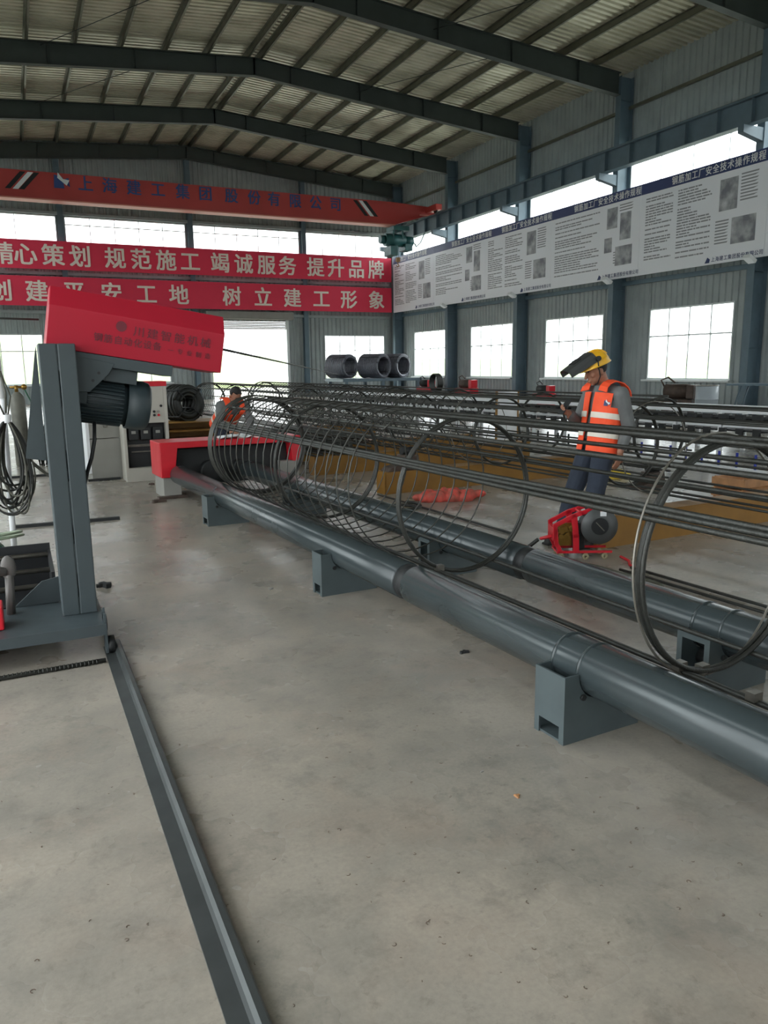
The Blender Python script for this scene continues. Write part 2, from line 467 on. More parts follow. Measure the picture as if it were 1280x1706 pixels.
# steel frame
def ibeam(mb, p0, p1, upv, depth, width, tf=0.018, tw=0.012):
    p0 = Vector(p0); p1 = Vector(p1); d = (p1-p0); L = d.length; d.normalize()
    upv = Vector(upv); upv = (upv - d*upv.dot(d)).normalized(); s = d.cross(upv)
    T = Matrix(((s.x, d.x, upv.x, p0.x), (s.y, d.y, upv.y, p0.y), (s.z, d.z, upv.z, p0.z), (0,0,0,1)))
    mb.box(-width/2, width/2, 0, L, 0, tf, T); mb.box(-width/2, width/2, 0, L, depth-tf, depth, T)
    mb.box(-tw/2, tw/2, 0, L, tf, depth-tf, T)
    return mb
ordn = ['against the far wall', 'second from the far wall', 'third from the far wall', 'fourth from the far wall', 'fifth from the far wall', 'sixth from the far wall', 'seventh from the far wall', 'eighth from the far wall', 'ninth from the far wall']
for k, y in enumerate(FRAMES):
    for side, xw, sg in (('right', XR-0.03, -1), ('left', XL+0.03, 1)):
        c = thing('steel_column', 'slate grey steel column of the %s wall, %s' % (side, ordn[k]), 'column', (0,0,0), 0, side + ' wall columns'); c['kind'] = 'structure'
        m_ = MB(); ibeam(m_, (xw, y, 0), (xw, y, roof_z(xw)-0.25), (sg, 0, 0), 0.56, 0.26); m_.build('column_shaft', M_STEEL, c)
        m_ = MB()
        for z in (2.0, 4.2, 6.4): m_.box(min(xw, xw+sg*0.5), max(xw, xw+sg*0.5), y-0.125, y+0.125, z, z+0.012)
        m_.box(min(xw, xw+sg*0.56), max(xw, xw+sg*0.56), y-0.126, y+0.126, 10.55, 10.57)
        m_.build('stiffener_plate', M_STEEL, c)
        m_ = MB(); x0 = xw + sg*0.56
        m_.prism([(0, 0), (0.8*sg, 0.16), (0.8*sg, 0.36), (0, 0.36)], 0.2, Matrix(((1,0,0,x0),(0,0,1,y-0.1),(0,1,0,7.74),(0,0,0,1))))
        m_.build('corbel', M_STEEL, c)
    for side, xe in (('right', XR-0.6), ('left', XL+0.6)):
        b = MB()
        z0 = roof_z(XM)-0.2; z1 = roof_z(xe)-0.2
        for t0, t1 in ((0, 1),):
            xa, xb = XM, xe; za, zb = z0, z1; d0, d1 = 0.58, 0.72
            b.add([(xa, y-0.006, za-d0), (xb, y-0.006, zb-d1), (xb, y-0.006, zb), (xa, y-0.006, za), (xa, y+0.006, za-d0), (xb, y+0.006, zb-d1), (xb, y+0.006, zb), (xa, y+0.006, za)],
                  [(0,1,2,3),(7,6,5,4),(0,4,5,1),(3,2,6,7)])
            for dz0, dz1 in ((-d0, -d1), (-0.016, -0.016)):
                v = [(xa, y-0.12, za+dz0), (xb, y-0.12, zb+dz1), (xb, y+0.12, zb+dz1), (xa, y+0.12, za+dz0)]
                v += [(p[0], p[1], p[2]+0.016) for p in v]
                b.add(v, [(0,1,2,3),(7,6,5,4),(0,4,5,1),(1,5,6,2),(2,6,7,3),(3,7,4,0)])
        for f in (0.0, 0.12, 0.36, 0.6, 0.84):
            xx = XM + (xe-XM)*f; zz = z0 + (z1-z0)*f; dd = 0.58+0.14*f
            b.box(xx-0.008, xx+0.008, y-0.11, y+0.11, zz-dd, zz)
        o = b.build('roof_rafter', M_BEAM)
        structure(o, 'dark tapered roof rafter over the %s half, %s' % (side, ordn[k]), 'rafter', side + ' roof rafters')
xs = [XM-0.22, XM+0.22] + [XM + s*(0.22+1.42*k) for s in (-1, 1) for k in range(1, 8)]
for i, x in enumerate(sorted(xs)):
    z = roof_z(x)-0.2
    b = MB()
    b.box(x-0.006, x+0.006, YB, YF-0.05, z, z+0.19); b.box(x-0.006, x+0.07, YB, YF-0.05, z, z+0.012); b.box(x-0.07, x+0.006, YB, YF-0.05, z+0.18, z+0.192)
    structure(b.build('roof_purlin', M_PURLIN), 'thin roof purlin running the length of the hall', 'purlin', 'roof purlins')
# sag rods / bracing between frames
for k in range(1, 7):
    b = MB()
    for xx in (14.0, 3.2):
        b.tube([(xx-1.5, FRAMES[k], roof_z(xx)-0.4), (xx+2.0, FRAMES[k+1], roof_z(xx)-0.4)], 0.012, 5)
    structure(b.build('roof_bracing', M_BEAM), 'thin diagonal roof tie rods between two rafters', 'bracing', 'roof tie rods')
for z, d in ((10.3, 0.1), (9.15, 0.12)):
    b = MB(); b.box(XR-0.12, XR-0.02, YB, YF-0.1, z, z+d)
    structure(b.build('wall_girt', M_PURLIN), 'wall rail along the upper right wall', 'rail', 'right wall rails')
for z in (4.35, 6.1):
    b = MB(); b.box(XR-0.1, XR-0.02, YB, YF-0.1, z, z+0.15)
    structure(b.build('wall_girt', M_STEEL), 'wall rail behind the notice boards', 'rail', 'right wall rails')
# far wall posts + rails
for k, x in enumerate(f_posts):
    b = MB(); ibeam(b, (x, YF-0.05, 0), (x, YF-0.05, roof_z(x)-0.3), (0, -1, 0), 0.3, 0.24)
    structure(b.build('gable_post', M_STEEL), 'slate steel gable post on the far wall, ' + ('at the left corner', 'left of the red hood', 'behind the red hood', 'right of the doorway')[k], 'post', 'gable posts')
for z in (8.75, 6.02, 4.25, 9.9):
    b = MB(); b.box(XL+0.1, XR-0.7, YF-0.16, YF-0.04, z, z+0.14)
    structure(b.build('gable_rail', M_WALL), 'pale rail across the far gable wall', 'rail', 'gable rails')
# crane runway beams
for side, x in (('right', 19.25), ('left', -2.05)):
    b = MB(); ibeam(b, (x, YB+0.3, 8.1), (x, YF-0.9, 8.1), (0, 0, 1), 0.68, 0.3, 0.025)
    y = YB+0.8
    while y < YF-1.2:
        b.box(x-0.14, x+0.14, y-0.006, y+0.006, 8.125, 8.755); y += 1.19
    b.box(x-0.03, x+0.03, YB+0.3, YF-0.9, 8.78, 8.86)
    structure(b.build('crane_runway_beam', M_STEEL), 'long steel crane runway beam along the %s wall' % side, 'beam', 'crane runway beams')

# ------------------------------------------------------------------ banners and boards
def banner(name, label, x0, x1, z0, z1, chars):
    y = YF - 0.62
    t = thing(name, label, 'banner', ((x0+x1)/2, y, z0), 0, 'red banners on the far wall')
    ox = (x0+x1)/2
    b = MB()
    n = 40
    for k in range(n):
        a0 = x0 + (x1-x0)*k/n - ox; a1 = x0 + (x1-x0)*(k+1)/n - ox
        w0 = 0.012*math.sin(k*0.9); w1 = 0.012*math.sin((k+1)*0.9)
        for s in (0, 0.012):
            b.quad((a0, w0+s, 0), (a1, w1+s, 0), (a1, w1*0.5+s, z1-z0), (a0, w0*0.5+s, z1-z0))
    b.build('banner_cloth', M_BANNER, t)
    f = MB(); f.box(x0-ox, x1-ox, 0.02, 0.06, 0, 0.05).box(x0-ox, x1-ox, 0.02, 0.06, z1-z0-0.05, z1-z0)
    for k in range(5): xx = x0 + (x1-x0)*(k+0.5)/5 - ox; f.box(xx-0.02, xx+0.02, 0.02, 0.3, 0.1, 0.14).box(xx-0.02, xx+0.02, 0.02, 0.06, 0.05, z1-z0-0.05)
    f.build('banner_batten', M_STEEL, t)
    for ch, x in chars:
        L = MB(); put_glyph(L, ch, (x-ox, -0.018, (z1-z0)*0.5), 1.02, 1.0, (1,0,0), (0,0,1), 0.022); no_merge_build(L, 'character', M_BTEXT, t)
up = [0.02, 0.99, 2.16, 3.34, 4.91, 6.1, 7.3, 8.47, 9.98, 11.19, 12.4, 13.54, 15.12, 16.29, 17.49, 18.68]
banner('upper_banner', 'upper red banner with a long cream slogan, under the high windows', -0.75, 19.62, 6.22, 7.5, list(zip('精心策划规范施工竭诚服务提升品牌', up)))
lo = [-0.18, 1.33, 2.95, 4.62, 6.25, 7.82, 10.5, 12.15, 13.76, 15.4, 17.01, 18.68]
banner('lower_banner', 'lower red banner with widely spaced cream characters, partly behind the red hood', -0.95, 19.62, 4.57, 5.9, list(zip('创建平安工地树立建工形象', lo)))
del bpy.data.objects['upper_banner']['label'], bpy.data.objects['lower_banner']['label']
a = bpy.data.objects['upper_banner']; a.name = 'red_banner'; a['label'] = 'upper red banner with a long cream slogan, under the high windows'
a = bpy.data.objects['lower_banner']; a.name = 'red_banner'; a['label'] = 'lower red banner with widely spaced cream characters, partly behind the red hood'

def logo(mb1, mb2, c, s, ex, ey):
    """blue leaning parallelograms with a white swoosh"""
    c = Vector(c); ex = Vector(ex)*s; ey = Vector(ey)*s
    P = lambda x, y: c + ex*x + ey*y
    mb1.quad(P(-.5,-.5), P(.15,-.5), P(.1,.2), P(-.45,.35))
    mb1.quad(P(.15,-.1), P(.5,-.4), P(.45,.2), P(.2,.1))
    n = ex.cross(ey).normalized()*0.003
    mb2.add([P(-.2,.5)+n, P(.1,.1)+n, P(.5,.05)+n, P(.3,-.3)+n, P(.0,-.05)+n, P(-.25,.15)+n], [(0,5,4,1),(1,4,3,2)])

BX = 19.7
def board(k, y0, y1, label, cols, head):
    """y0 near end, y1 far end (reading direction runs towards the near end)"""
    z0, z1 = 4.55, 7.5
    t = thing('safety_notice_board', label, 'notice board', (BX, (y0+y1)/2, z0), 0, 'safety notice boards on the right wall')
    yo = (y0+y1)/2; W_ = y1-y0
    MB().box(0, 0.03, y0-yo+0.005, y1-yo-0.005, 0, z1-z0).build('board_sheet', M_SHEET, t)
    MB().box(-0.004, -0.0005, y0-yo+0.005, y1-yo-0.005, 2.6, z1-z0).build('header_strip', M_NAVY, t)
    ex = (0, -1, 0); ey = (0, 0, 1)
    L = MB(); s = '钢筋加工厂安全技术操作规程'
    for i, ch in enumerate(s): put_glyph(L, ch, (-0.009, head-yo + 1.62 - i*0.27, 2.78), 0.27, 0.25, ex, ey, 0.018)
    no_merge_build(L, 'header_lettering', M_WHITE, t)
    L = MB(); s = '上海建工集团股份有限公司'
    yc = y0 + W_*0.36
    for i, ch in enumerate(s): put_glyph(L, ch, (-0.006, yc-yo - i*0.155, 0.14), 0.15, 0.145, ex, ey, 0.015)
    L.quad((-0.006, yc-yo+0.32, 0.05), (-0.006, yc-yo+0.14, 0.05), (-0.006, yc-yo+0.12, 0.15), (-0.006, yc-yo+0.22, 0.22))
    no_merge_build(L, 'footer_lettering', M_NAVY, t)
    rnd = random.Random(k*17+3)
    for (c0, c1, r0, r1) in cols:          # paragraph columns, in fractions of the board from its far end
        ya = y1 - W_*c0 - yo; yb = y1 - W_*c1 - yo
        q = MB(); z = r1
        while z > r0:
            ln = rnd.choice((1, 1, 0.95, 0.6, 0.85, 0.4, 0.7)); y = ya
            ye = ya + (yb-ya)*ln
            while y > ye + 0.03:
                w_ = rnd.uniform(0.05, 0.34)
                q.quad((-0.004, y, z), (-0.004, max(y-w_, ye), z), (-0.004, max(y-w_, ye), z+0.042), (-0.004, y, z+0.042))
                y -= w_ + 0.025
            z -= rnd.choice((0.085, 0.085, 0.085, 0.15))
        no_merge_build(q, 'paragraph', M_INK, t)
    pics = [(0.66, 0.77, 1.75, 2.45), (0.80, 0.91, 1.3, 2.2), (0.64, 0.72, 0.95, 1.45), (0.76, 0.93, 0.45, 1.1)] if k % 2 else [(0.66, 0.79, 1.5, 2.4), (0.76, 0.93, 0.5, 1.25)]
    for c0, c1, r0, r1 in pics:
        MB().box(-0.006, -0.0005, y1 - W_*c1 - yo, y1 - W_*c0 - yo, r0, r1).build('picture', M_PHOTO, t)
    for c0, c1, r0, r1 in ((0.81, 0.93, 1.6, 2.4), (0.64, 0.74, 0.55, 1.2)) if not k % 2 else ((0.79, 0.93, 2.25, 2.45), (0.74, 0.78, 0.5, 0.9)):
        z = r1; q = MB()
        while z > r0:
            q.quad((-0.004, y1-W_*c0-yo, z), (-0.004, y1-W_*(c1-rnd.uniform(0, .03))-yo, z), (-0.004, y1-W_*c1-yo, z+0.04), (-0.004, y1-W_*c0-yo, z+0.04)); z -= 0.09
        no_merge_build(q, 'caption', M_INK, t)
    f = MB()
    for yy in (y0+0.3, y1-0.3): f.box(0.03, 0.1, yy-yo-0.03, yy-yo+0.03, 0.1, 2.8)
    f.build('board_batten', M_STEEL, t)
edges = [40.2, 35.55, 30.75, 25.95, 21.1, 16.1, 11.3]
heads = [38.0, 31.98, 27.7, 22.85, 18.0, 13.6]
bl = ['fifth from the camera, meeting the red banners at the corner', 'fourth from the camera, with small pictures', 'third from the camera, beyond the second window', 'second from the camera, with two large dark pictures', 'in full view nearest the camera', 'cut by the right picture edge']
for k in range(6):
    board(k, edges[k+1], edges[k], 'white notice board, navy header, ' + bl[k], [(0.05, 0.29, 0.35, 2.4), (0.33, 0.6, 0.35, 2.4)] if k % 2 == 0 else [(0.05, 0.58, 0.4, 2.4)], heads[k])
# floodlights under the boards
for k, y in enumerate((34.2, 28.3, 22.4, 16.4)):
    t = thing('flood_light', 'small white flood light under the notice boards at the column, ' + ('farthest', 'second farthest', 'second nearest', 'nearest')[k], 'lamp', (BX-0.05, y, 4.42), 0, 'flood lights under the boards')
    T = Matrix.Rotation(0.5, 4, 'Y')
    MB().box(-0.34, -0.02, -0.13, 0.13, -0.05, 0.06, T).build('lamp_housing', M_WHITE, t, 0.01)
    MB().box(-0.32, -0.04, -0.11, 0.11, -0.062, -0.05, T).build('lamp_glass', M_SHEET, t)
    MB().box(-0.05, 0.25, -0.015, 0.015, 0.03, 0.05).build('lamp_bracket', M_STEEL, t)

# ------------------------------------------------------------------ overhead crane
CY_ = 35.5
t = thing('overhead_crane', 'red overhead travelling crane girder with blue characters across the hall', 'crane', (8.6, CY_, 8.3))
X = lambda x: x - 8.6
b = MB()
pr = [(X(-1.4), 0.75), (X(0.0), 0.05), (X(17.4), 0.05), (X(19.3), 0.62), (X(19.6), 0.62), (X(19.6), 0.98), (X(18.6), 1.02), (X(17.3), 1.08), (X(0.0), 1.08), (X(-1.4), 1.0)]
b.prism(pr, 0.5, Matrix(((1,0,0,0),(0,0,1,-0.25),(0,1,0,0),(0,0,0,1))))
b.build('girder', M_CRANE, t, 0.01)
b = MB(); b.box(X(0.0), X(17.4), -0.32, 0.32, 0.0, 0.05).box(X(18.75), X(19.5), -0.30, 0.0, 0.55, 0.6); b.build('bottom_flange', mat('pale_red_flange', (206, 132, 116), 0.4), t)
l2 = MB()
cx_ = [3.35, 4.29, 5.25, 6.23, 7.26, 8.24, 9.38, 10.41, 11.33, 12.33, 13.32, 14.31]
for ch, x in zip('上海建工集团股份有限公司', cx_):
    L = MB(); put_glyph(L, ch, (X(x), -0.262, 0.76), 0.62, 0.6, (1,0,0), (0,0,1), 0.022); no_merge_build(L, 'character', M_CTEXT, t)
L = MB(); logo(L, l2, (X(2.45), -0.262, 0.8), 0.6, (1,0,0), (0,0,1)); L.build('logo', M_CTEXT, t); l2.build('logo_swoosh', M_WHITE, t)
for x0, s in ((0.35, 1), (15.8, -1)):
    d = MB(); e = MB()
    for q, mbx in ((0, d), (0.28, e), (0.5, d)):
        a0 = X(x0)+q
        mbx.quad((a0, -0.258, 0.35), (a0+0.2, -0.258, 0.35), (a0+0.2+s*0.6, -0.258, 1.02), (a0+s*0.6, -0.258, 1.02))
    d.build('dark_stripe', M_BLACK, t); e.build('white_stripe', M_WHITE, t)
b = MB()
for x in (19.25, -2.05):
    xx = X(x); b.box(xx-0.17, xx+0.17, -1.3, 1.3, 0.68, 0.95)
b.build('end_carriage', M_CRANE, t, 0.02)
b = MB()
for x in (19.25, -2.05):
    for yy in (-1.0, 1.0): b.cyl((X(x)-0.05, yy, 0.7), (X(x)+0.05, yy, 0.7), 0.14, n=16)
b.build('rail_wheel', M_DARK, t)
h = thing('electric_hoist', 'teal electric wire rope hoist hanging under the right end of the red crane', 'hoist', (17.7, CY_, 6.86))
MB().box(-0.45, 0.4, -0.42, 0.42, 1.22, 1.42).build('hoist_trolley', M_TEAL, h, 0.02)
m_ = MB(); m_.cyl((-0.75, 0, 0.8), (0.3, 0, 0.8), 0.3, n=24); m_.build('rope_drum', M_TEAL, h)
m_ = MB(); m_.cyl((0.3, 0, 0.78), (0.75, 0, 0.78), 0.24, n=20); m_.cyl((-1.0, 0, 0.8), (-0.75, 0, 0.8), 0.2, n=20); m_.build('hoist_motor', M_TEAL, h)
MB().box(-0.6, -0.2, -0.4, 0.4, 0.05, 0.5).box(0.2, 0.6, -0.36, 0.3, 0.3, 0.62).build('control_box', M_TEAL, h, 0.02)
m_ = MB()
for xx in (-0.4, 0.1):
    m_.box(xx-0.03, xx+0.03, -0.3, 0.3, 0.8, 1.3)
m_.build('hanger_plate', M_TEAL, h)
m_ = MB()
for xx in (-0.1, 0.02): m_.cyl((xx, 0.0, 0.0), (xx, 0.0, 0.6), 0.012, n=6)
m_.build('wire_rope', M_WIRE, h)
m_ = MB(); m_.box(-0.13, 0.05, -0.08, 0.08, -0.2, 0.0); m_.tube([(-0.04, 0, -0.2), (-0.04, 0, -0.3), (0.03, 0, -0.38), (-0.05, 0, -0.45), (-0.12, 0, -0.38)], 0.025, 8); m_.build('hook_block', M_YELLOW, h)
m_ = MB(); m_.tube([(0.75, -0.1, 0.8), (0.95, -0.1, 0.55), (1.2, -0.05, 0.75), (1.5, 0, 1.3)], 0.03, 6); m_.build('power_cable', M_TEAL, h)

# ------------------------------------------------------------------ cage rolling machine
TH = 0.0564
Am = Vector((-math.sin(TH), math.cos(TH), 0)); Bm = Vector((math.cos(TH), math.sin(TH), 0))
def W(u, s, z=0.0): return Bm*u + Am*s + Vector((0,0,z))
ZT, RT = 0.299, 0.116
BLK = ((2.31, 2.50), (4.82, 4.98), (7.68, 7.88))
def roller(label, u, joint, open_left):
    t = thing('support_roller', label, 'roller', W(u, 0, 0), TH, 'long support rollers of the cage machine')
    def tube(name, s0, s1, r, m):
        b = MB(); b.lathe([(0, 0.02), (0, r-0.012), (0.012, r), (s1-s0-0.012, r), (s1-s0, r-0.012), (s1-s0, 0.02)], (0, s0, ZT), (0, 1, 0), 40)
        return b.build(name, m, t)
    tube('roller_tube', joint+0.07, 9.62, RT, M_ROLL)
    tube('roller_tube', -1.2, joint-0.02, RT, M_ROLL)
    b = MB(); b.lathe([(0, 0.02), (0, 0.108), (0.09, 0.108), (0.09, 0.02)], (0, joint-0.02, ZT), (0,1,0), 32)
    for k in range(8):
        an = 2*PI*k/8; b.cyl((0.098*math.cos(an), joint-0.035, ZT+0.098*math.sin(an)), (0.098*math.cos(an), joint+0.085, ZT+0.098*math.sin(an)), 0.011, n=6)
    b.build('coupling', M_DARK, t)
    for c in ([2.41] if True else []):
        b = MB()
        b.lathe([(0, 0.1), (0, RT+0.004), (0.012, RT+0.004), (0.012, 0.1)], (0, c-0.085, ZT), (0,1,0), 40)
        b.lathe([(0, 0.1), (0, RT+0.004), (0.012, RT+0.004), (0.012, 0.1)], (0, c+0.075, ZT), (0,1,0), 40)
        b.build('collar', M_ROLL, t)
    b = MB(); b.cyl((0, 9.6, ZT), (0, 9.9, ZT), 0.05, n=16); b.build('drive_shaft', M_DARK, t)
    for s0, s1 in BLK:
        k = MB(); R_ = RT+0.006; a0, a1, zt = -0.2, 0.24, 0.305
        arc = []
        for i in range(13):
            an = PI + PI*i/12
            x = R_*math.cos(an); z = ZT + R_*math.sin(an)
            if z < zt: arc.append((x, z))
        arc = [(-R_, zt)] + arc + [(R_, zt)]
        poly = [(a0, 0), (a1, 0), (a1, zt)] + arc[::-1] + [(a0, zt)]
        for ss in (s0, s1-0.01):
            k.prism(poly, 0.01, Matrix(((1,0,0,0),(0,0,1,ss),(0,1,0,0),(0,0,0,1))))
        for xx, op in ((a0, open_left), (a1-0.01, False)):
            k.box(xx, xx+0.01, s0+0.01, s0+0.03, 0, zt); k.box(xx, xx+0.01, s1-0.03, s1-0.01, 0, zt)
            if not op: k.box(xx, xx+0.01, s0+0.03, s1-0.03, 0.075, zt)
            else: k.box(xx, xx+0.01, s0+0.03, s1-0.03, zt-0.03, zt)
        k.box(a0+0.01, a1-0.01, s0+0.01, s1-0.01, 0.0, 0.01)
        o = k.build('support_block', M_BLOCK, t)
        g = MB()
        for xx in (-0.1, 0.1): g.cyl((xx, s0-0.012, 0.2 if abs(xx) > 0.05 else 0.1), (xx, s0, 0.2), 0.014, n=6)
        g.cyl((-0.06, s0+0.03, 0.15), (-0.06, s1-0.03, 0.15), 0.035, n=14); g.cyl((0.06, s0+0.03, 0.15), (0.06, s1-0.03, 0.15), 0.035, n=14)
        g.build('bearing_roller', M_DARK, o)
    return t
roller('front grey steel roller tube on support blocks, nearer the open floor', 2.306, 3.885, False)
roller('rear grey steel roller tube on support blocks, behind the rebar cage', 3.2, 3.86, True)

# red headstock
t = thing('machine_headstock', 'red topped drive headstock bridging the ends of both rollers', 'machine', W(2.1, 9.7, 0), TH)
b = MB()
b.prism([(0, 0.26), (0.17, 0.26), (0.22, 0.62), (1.72, 0.62), (1.76, 0.36), (1.88, 0.36), (1.88, 0.70), (0, 0.70)], 0.55, Matrix(((1,0,0,0),(0,0,1,-0.02),(0,1,0,0),(0,0,0,1))))
b.build('red_cover', M_RED, t, 0.008)
b = MB(); b.box(0.03, 0.25, 0.02, 0.5, 0, 0.26).box(1.6, 1.86, 0.02, 0.5, 0, 0.36); b.build('stand', M_GREY, t, 0.005)
b = MB(); b.box(0.18, 1.74, 0.15, 0.5, 0.12, 0.6); b.build('gear_casing', M_DARK, t, 0.01)
b = MB(); b.cyl((0.65, 0.0, 0.3), (0.65, 0.16, 0.3), 0.13, n=24); b.cyl((1.05, 0.02, 0.33), (1.05, 0.16, 0.33), 0.09, n=24); b.build('drive_wheel', M_DARK, t)
b = MB(); b.box(-0.06, 0.3, -0.08, 0.04, 0.0, 0.03); b.build('foot_plate', M_RUST, t)
t2 = thing('white_paper', 'crumpled white paper lying on the red headstock cover', 'paper', W(2.1+0.98, 9.78, 0.7), TH)
b = MB(); rr = random.Random(3)
g = [[Vector((-0.2+0.5*i/8, -0.06+0.3*j/5, 0.006+0.035*rr.random()*(1 if 0 < i < 8 else .3))) for i in range(9)] for j in range(6)]
for j in range(5):
    for i in range(8): b.quad(g[j][i], g[j][i+1], g[j+1][i+1], g[j+1][i])
b.build('sheet', M_WHITE, t2)

# rebar cages
def cage(label, u, z, R, s0, s1, hoops, nbar, phase, rbar, spiral, pitch, end_turns, extra=(), rh=0.011, ends=None, skip=()):
    t = thing('rebar_cage', label, 'rebar cage', W(u, 0, z), TH, None)
    rnd = random.Random(int(u*100))
    for h in hoops:
        b = MB()
        for d in (-rh, rh):
            b.tube([((R-0.022)*math.cos(2*PI*k/56), h+d, (R-0.022)*math.sin(2*PI*k/56)) for k in range(56)], rh, 8, True)
        b.build('stiffener_hoop', M_REBAR, t)
    for k, a in enumerate([2*PI*k/nbar + phase for k in range(nbar)] if isinstance(nbar, int) else [math.radians(v) for v in nbar]):
        a2 = rnd.uniform(-0.02, 0.02)
        e0 = s0 + rnd.uniform(0, 0.25); e1 = s1 - rnd.uniform(0, 0.2)
        b = MB()
        npt = 8
        pts = []
        for i in range(npt+1):
            s = e0 + (e1-e0)*i/npt
            sag = 0.0
            pts.append(((R-0.002)*math.cos(a+a2*math.sin(i)), s, (R-0.002)*math.sin(a+a2*math.sin(i))))
        b.tube(pts, rbar, 7)
        if k in extra:
            aa = a + 0.055
            b.tube([((R-0.002)*math.cos(aa), p[1], (R-0.002)*math.sin(aa)) for p in pts], rbar, 7)
        b.build('longitudinal_bar', M_REBAR, t)
    if spiral:
        pts = []; q0, q1 = spiral
        s = q1; a = 0.7; n = 36
        turns = end_turns
        for i in range(int(turns*n)):
            pts.append(((R+0.012)*math.cos(a), s, (R+0.012)*math.sin(a))); a += 2*PI/n; s -= 0.02/n
        while s > q0:
            pts.append(((R+0.012)*math.cos(a), s, (R+0.012)*math.sin(a))); a += 2*PI/n; s -= pitch/n
        b = MB(); b.tube(pts, 0.0055, 5); b.build('spiral_wire', M_SPIRAL, t)
    return t
c1 = cage('near open rebar cage lying across the two rollers, partly wound with spiral wire', 2.753, 0.79, 0.512, 0.3, 8.0, (2.08, 3.99, 6.09, 7.85), (154, 151.8, 149.6, 126, 102, 74, 46, 22, 3, -0.2, -64, -109, -111.3, -113.6), 0.02, 0.0125, (4.45, 7.97), 0.185, 7)
b = MB(); b.tube([(0.52*math.cos(2*PI*k/60), 2.13 + 0.05*math.sin(2*PI*k/60+1.0), 0.52*math.sin(2*PI*k/60)) for k in range(60)], 0.0055, 7, True)
b.build('loose_wire_ring', M_WIRE, c1)
for a_, s_ in ((-2.0, 2.10), (-1.7, 2.1), (-2.0, 1.75), (-2.0, 3.97)):
    b = MB(); b.box(0.5*math.cos(a_)-0.025, 0.5*math.cos(a_)+0.025, s_-0.02, s_+0.02, 0.5*math.sin(a_)-0.005, 0.5*math.sin(a_)+0.03); b.build('tie_clip', M_WIRE, c1)
c2 = cage('finished long rebar cage lying on the yellow beams behind the man', 6.15, 0.752, 0.452, 2.3, 21.8, (3.7, 5.9, 8.1, 10.3, 12.5, 14.7, 16.9, 19.1, 21.6), 12, 0.2, 0.0125, (9.0, 21.7), 0.2, 6, extra=(2, 3, 4))
for s_ in (5.55, 8.6):
    b = MB(); b.tube([(0.465*math.cos(2*PI*k/50), s_+0.03*math.sin(2*PI*k/50), 0.465*math.sin(2*PI*k/50)) for k in range(50)], 0.006, 6, True); b.build('loose_wire_ring', M_WIRE, c2)
c3 = cage('third rebar cage stored farther back beyond the headstock, densely wound', 7.5, 0.752, 0.452, 6.5, 21.0, (6.7, 8.9, 11.1, 13.3, 15.5, 17.7, 20.7), 12, 0.0, 0.0125, (13.0, 20.9), 0.2, 6)

# dark bars stored behind the headstock
t = thing('rebar_bundle', 'dark bundle of long rebars lying on the beams behind the red headstock', 'rebar bundle', W(5.0, 10.6, 0.28), TH)
rr = random.Random(8)
for k in range(30):
    x = -0.55 + 1.1*(k % 10)/9 + rr.uniform(-.03, .03); z = 0.02 + 0.16*(k//10)/2*(1.3-abs(x)) + 0.03*(k//10)
    b = MB(); e0 = rr.uniform(-0.3, 0.3); b.tube([(x, e0, z), (x + rr.uniform(-.03, .03), 2.5, z), (x + rr.uniform(-.03, .03), 6.0 + e0, z)], 0.016, 6); b.build('long_bar', M_REBAR, t)

# yellow skid beams
def skid(label, u, s, L, h=0.28, wd=0.22, z=0.0, plates=True):
    t = thing('yellow_beam', label, 'steel beam', W(u, s, z), TH, 'yellow skid beams')
    b = MB(); b.box(0, L, 0, wd, h-0.014, h).box(0, L, 0, wd, 0, 0.014).box(0, L, wd/2-0.006, wd/2+0.006, 0.014, h-0.014); b.build('beam_body', M_YELLOW, t)
    b = MB(); b.box(0.0, 0.012, 0, wd, 0.014, h-0.014); plates and b.box(0.02, L-0.02, 0.0, 0.008, 0.014, h-0.014); b.build('side_plate', M_YELLOW, t)
    return t
skid('nearest yellow steel beam on the floor, beside the red wire feeder', 4.78, 4.87, 3.4)
skid('yellow steel beam behind the red net bag', 4.6, 8.45, 4.0)
skid('yellow steel beam between the net bag beam and the farthest beam', 4.55, 10.55, 4.1)
skid('farthest yellow steel beam, right of the headstock', 4.5, 12.3, 4.2)
skid('far yellow beam under the end of the long cage', 5.0, 16.2, 3.6)

# loose black roller stands on beams (dark seat plates)
for i, (u, s, z, lb) in enumerate(((5.0, 8.56, 0.28, 'dark iron roller seat on the beam behind the net bag'), (7.86, 7.1, 0.0, 'brown iron roller seat on the floor behind the man'))):
    t = thing('iron_support', lb, 'support', W(u, s, z), TH)
    b = MB(); b.prism([(-0.35, 0), (0.35, 0), (0.3, 0.05), (0.12, 0.09), (0.1, 0.2), (-0.1, 0.2), (-0.12, 0.09), (-0.3, 0.05)], 0.22, Matrix(((1,0,0,0),(0,0,1,-0.11),(0,1,0,0),(0,0,0,1)))); b.build('seat_base', M_RUST, t, 0.01)
    b = MB(); b.cyl((-0.1, 0, 0.245), (0.1, 0, 0.245), 0.05, n=18); b.build('seat_roller', M_DARK, t)
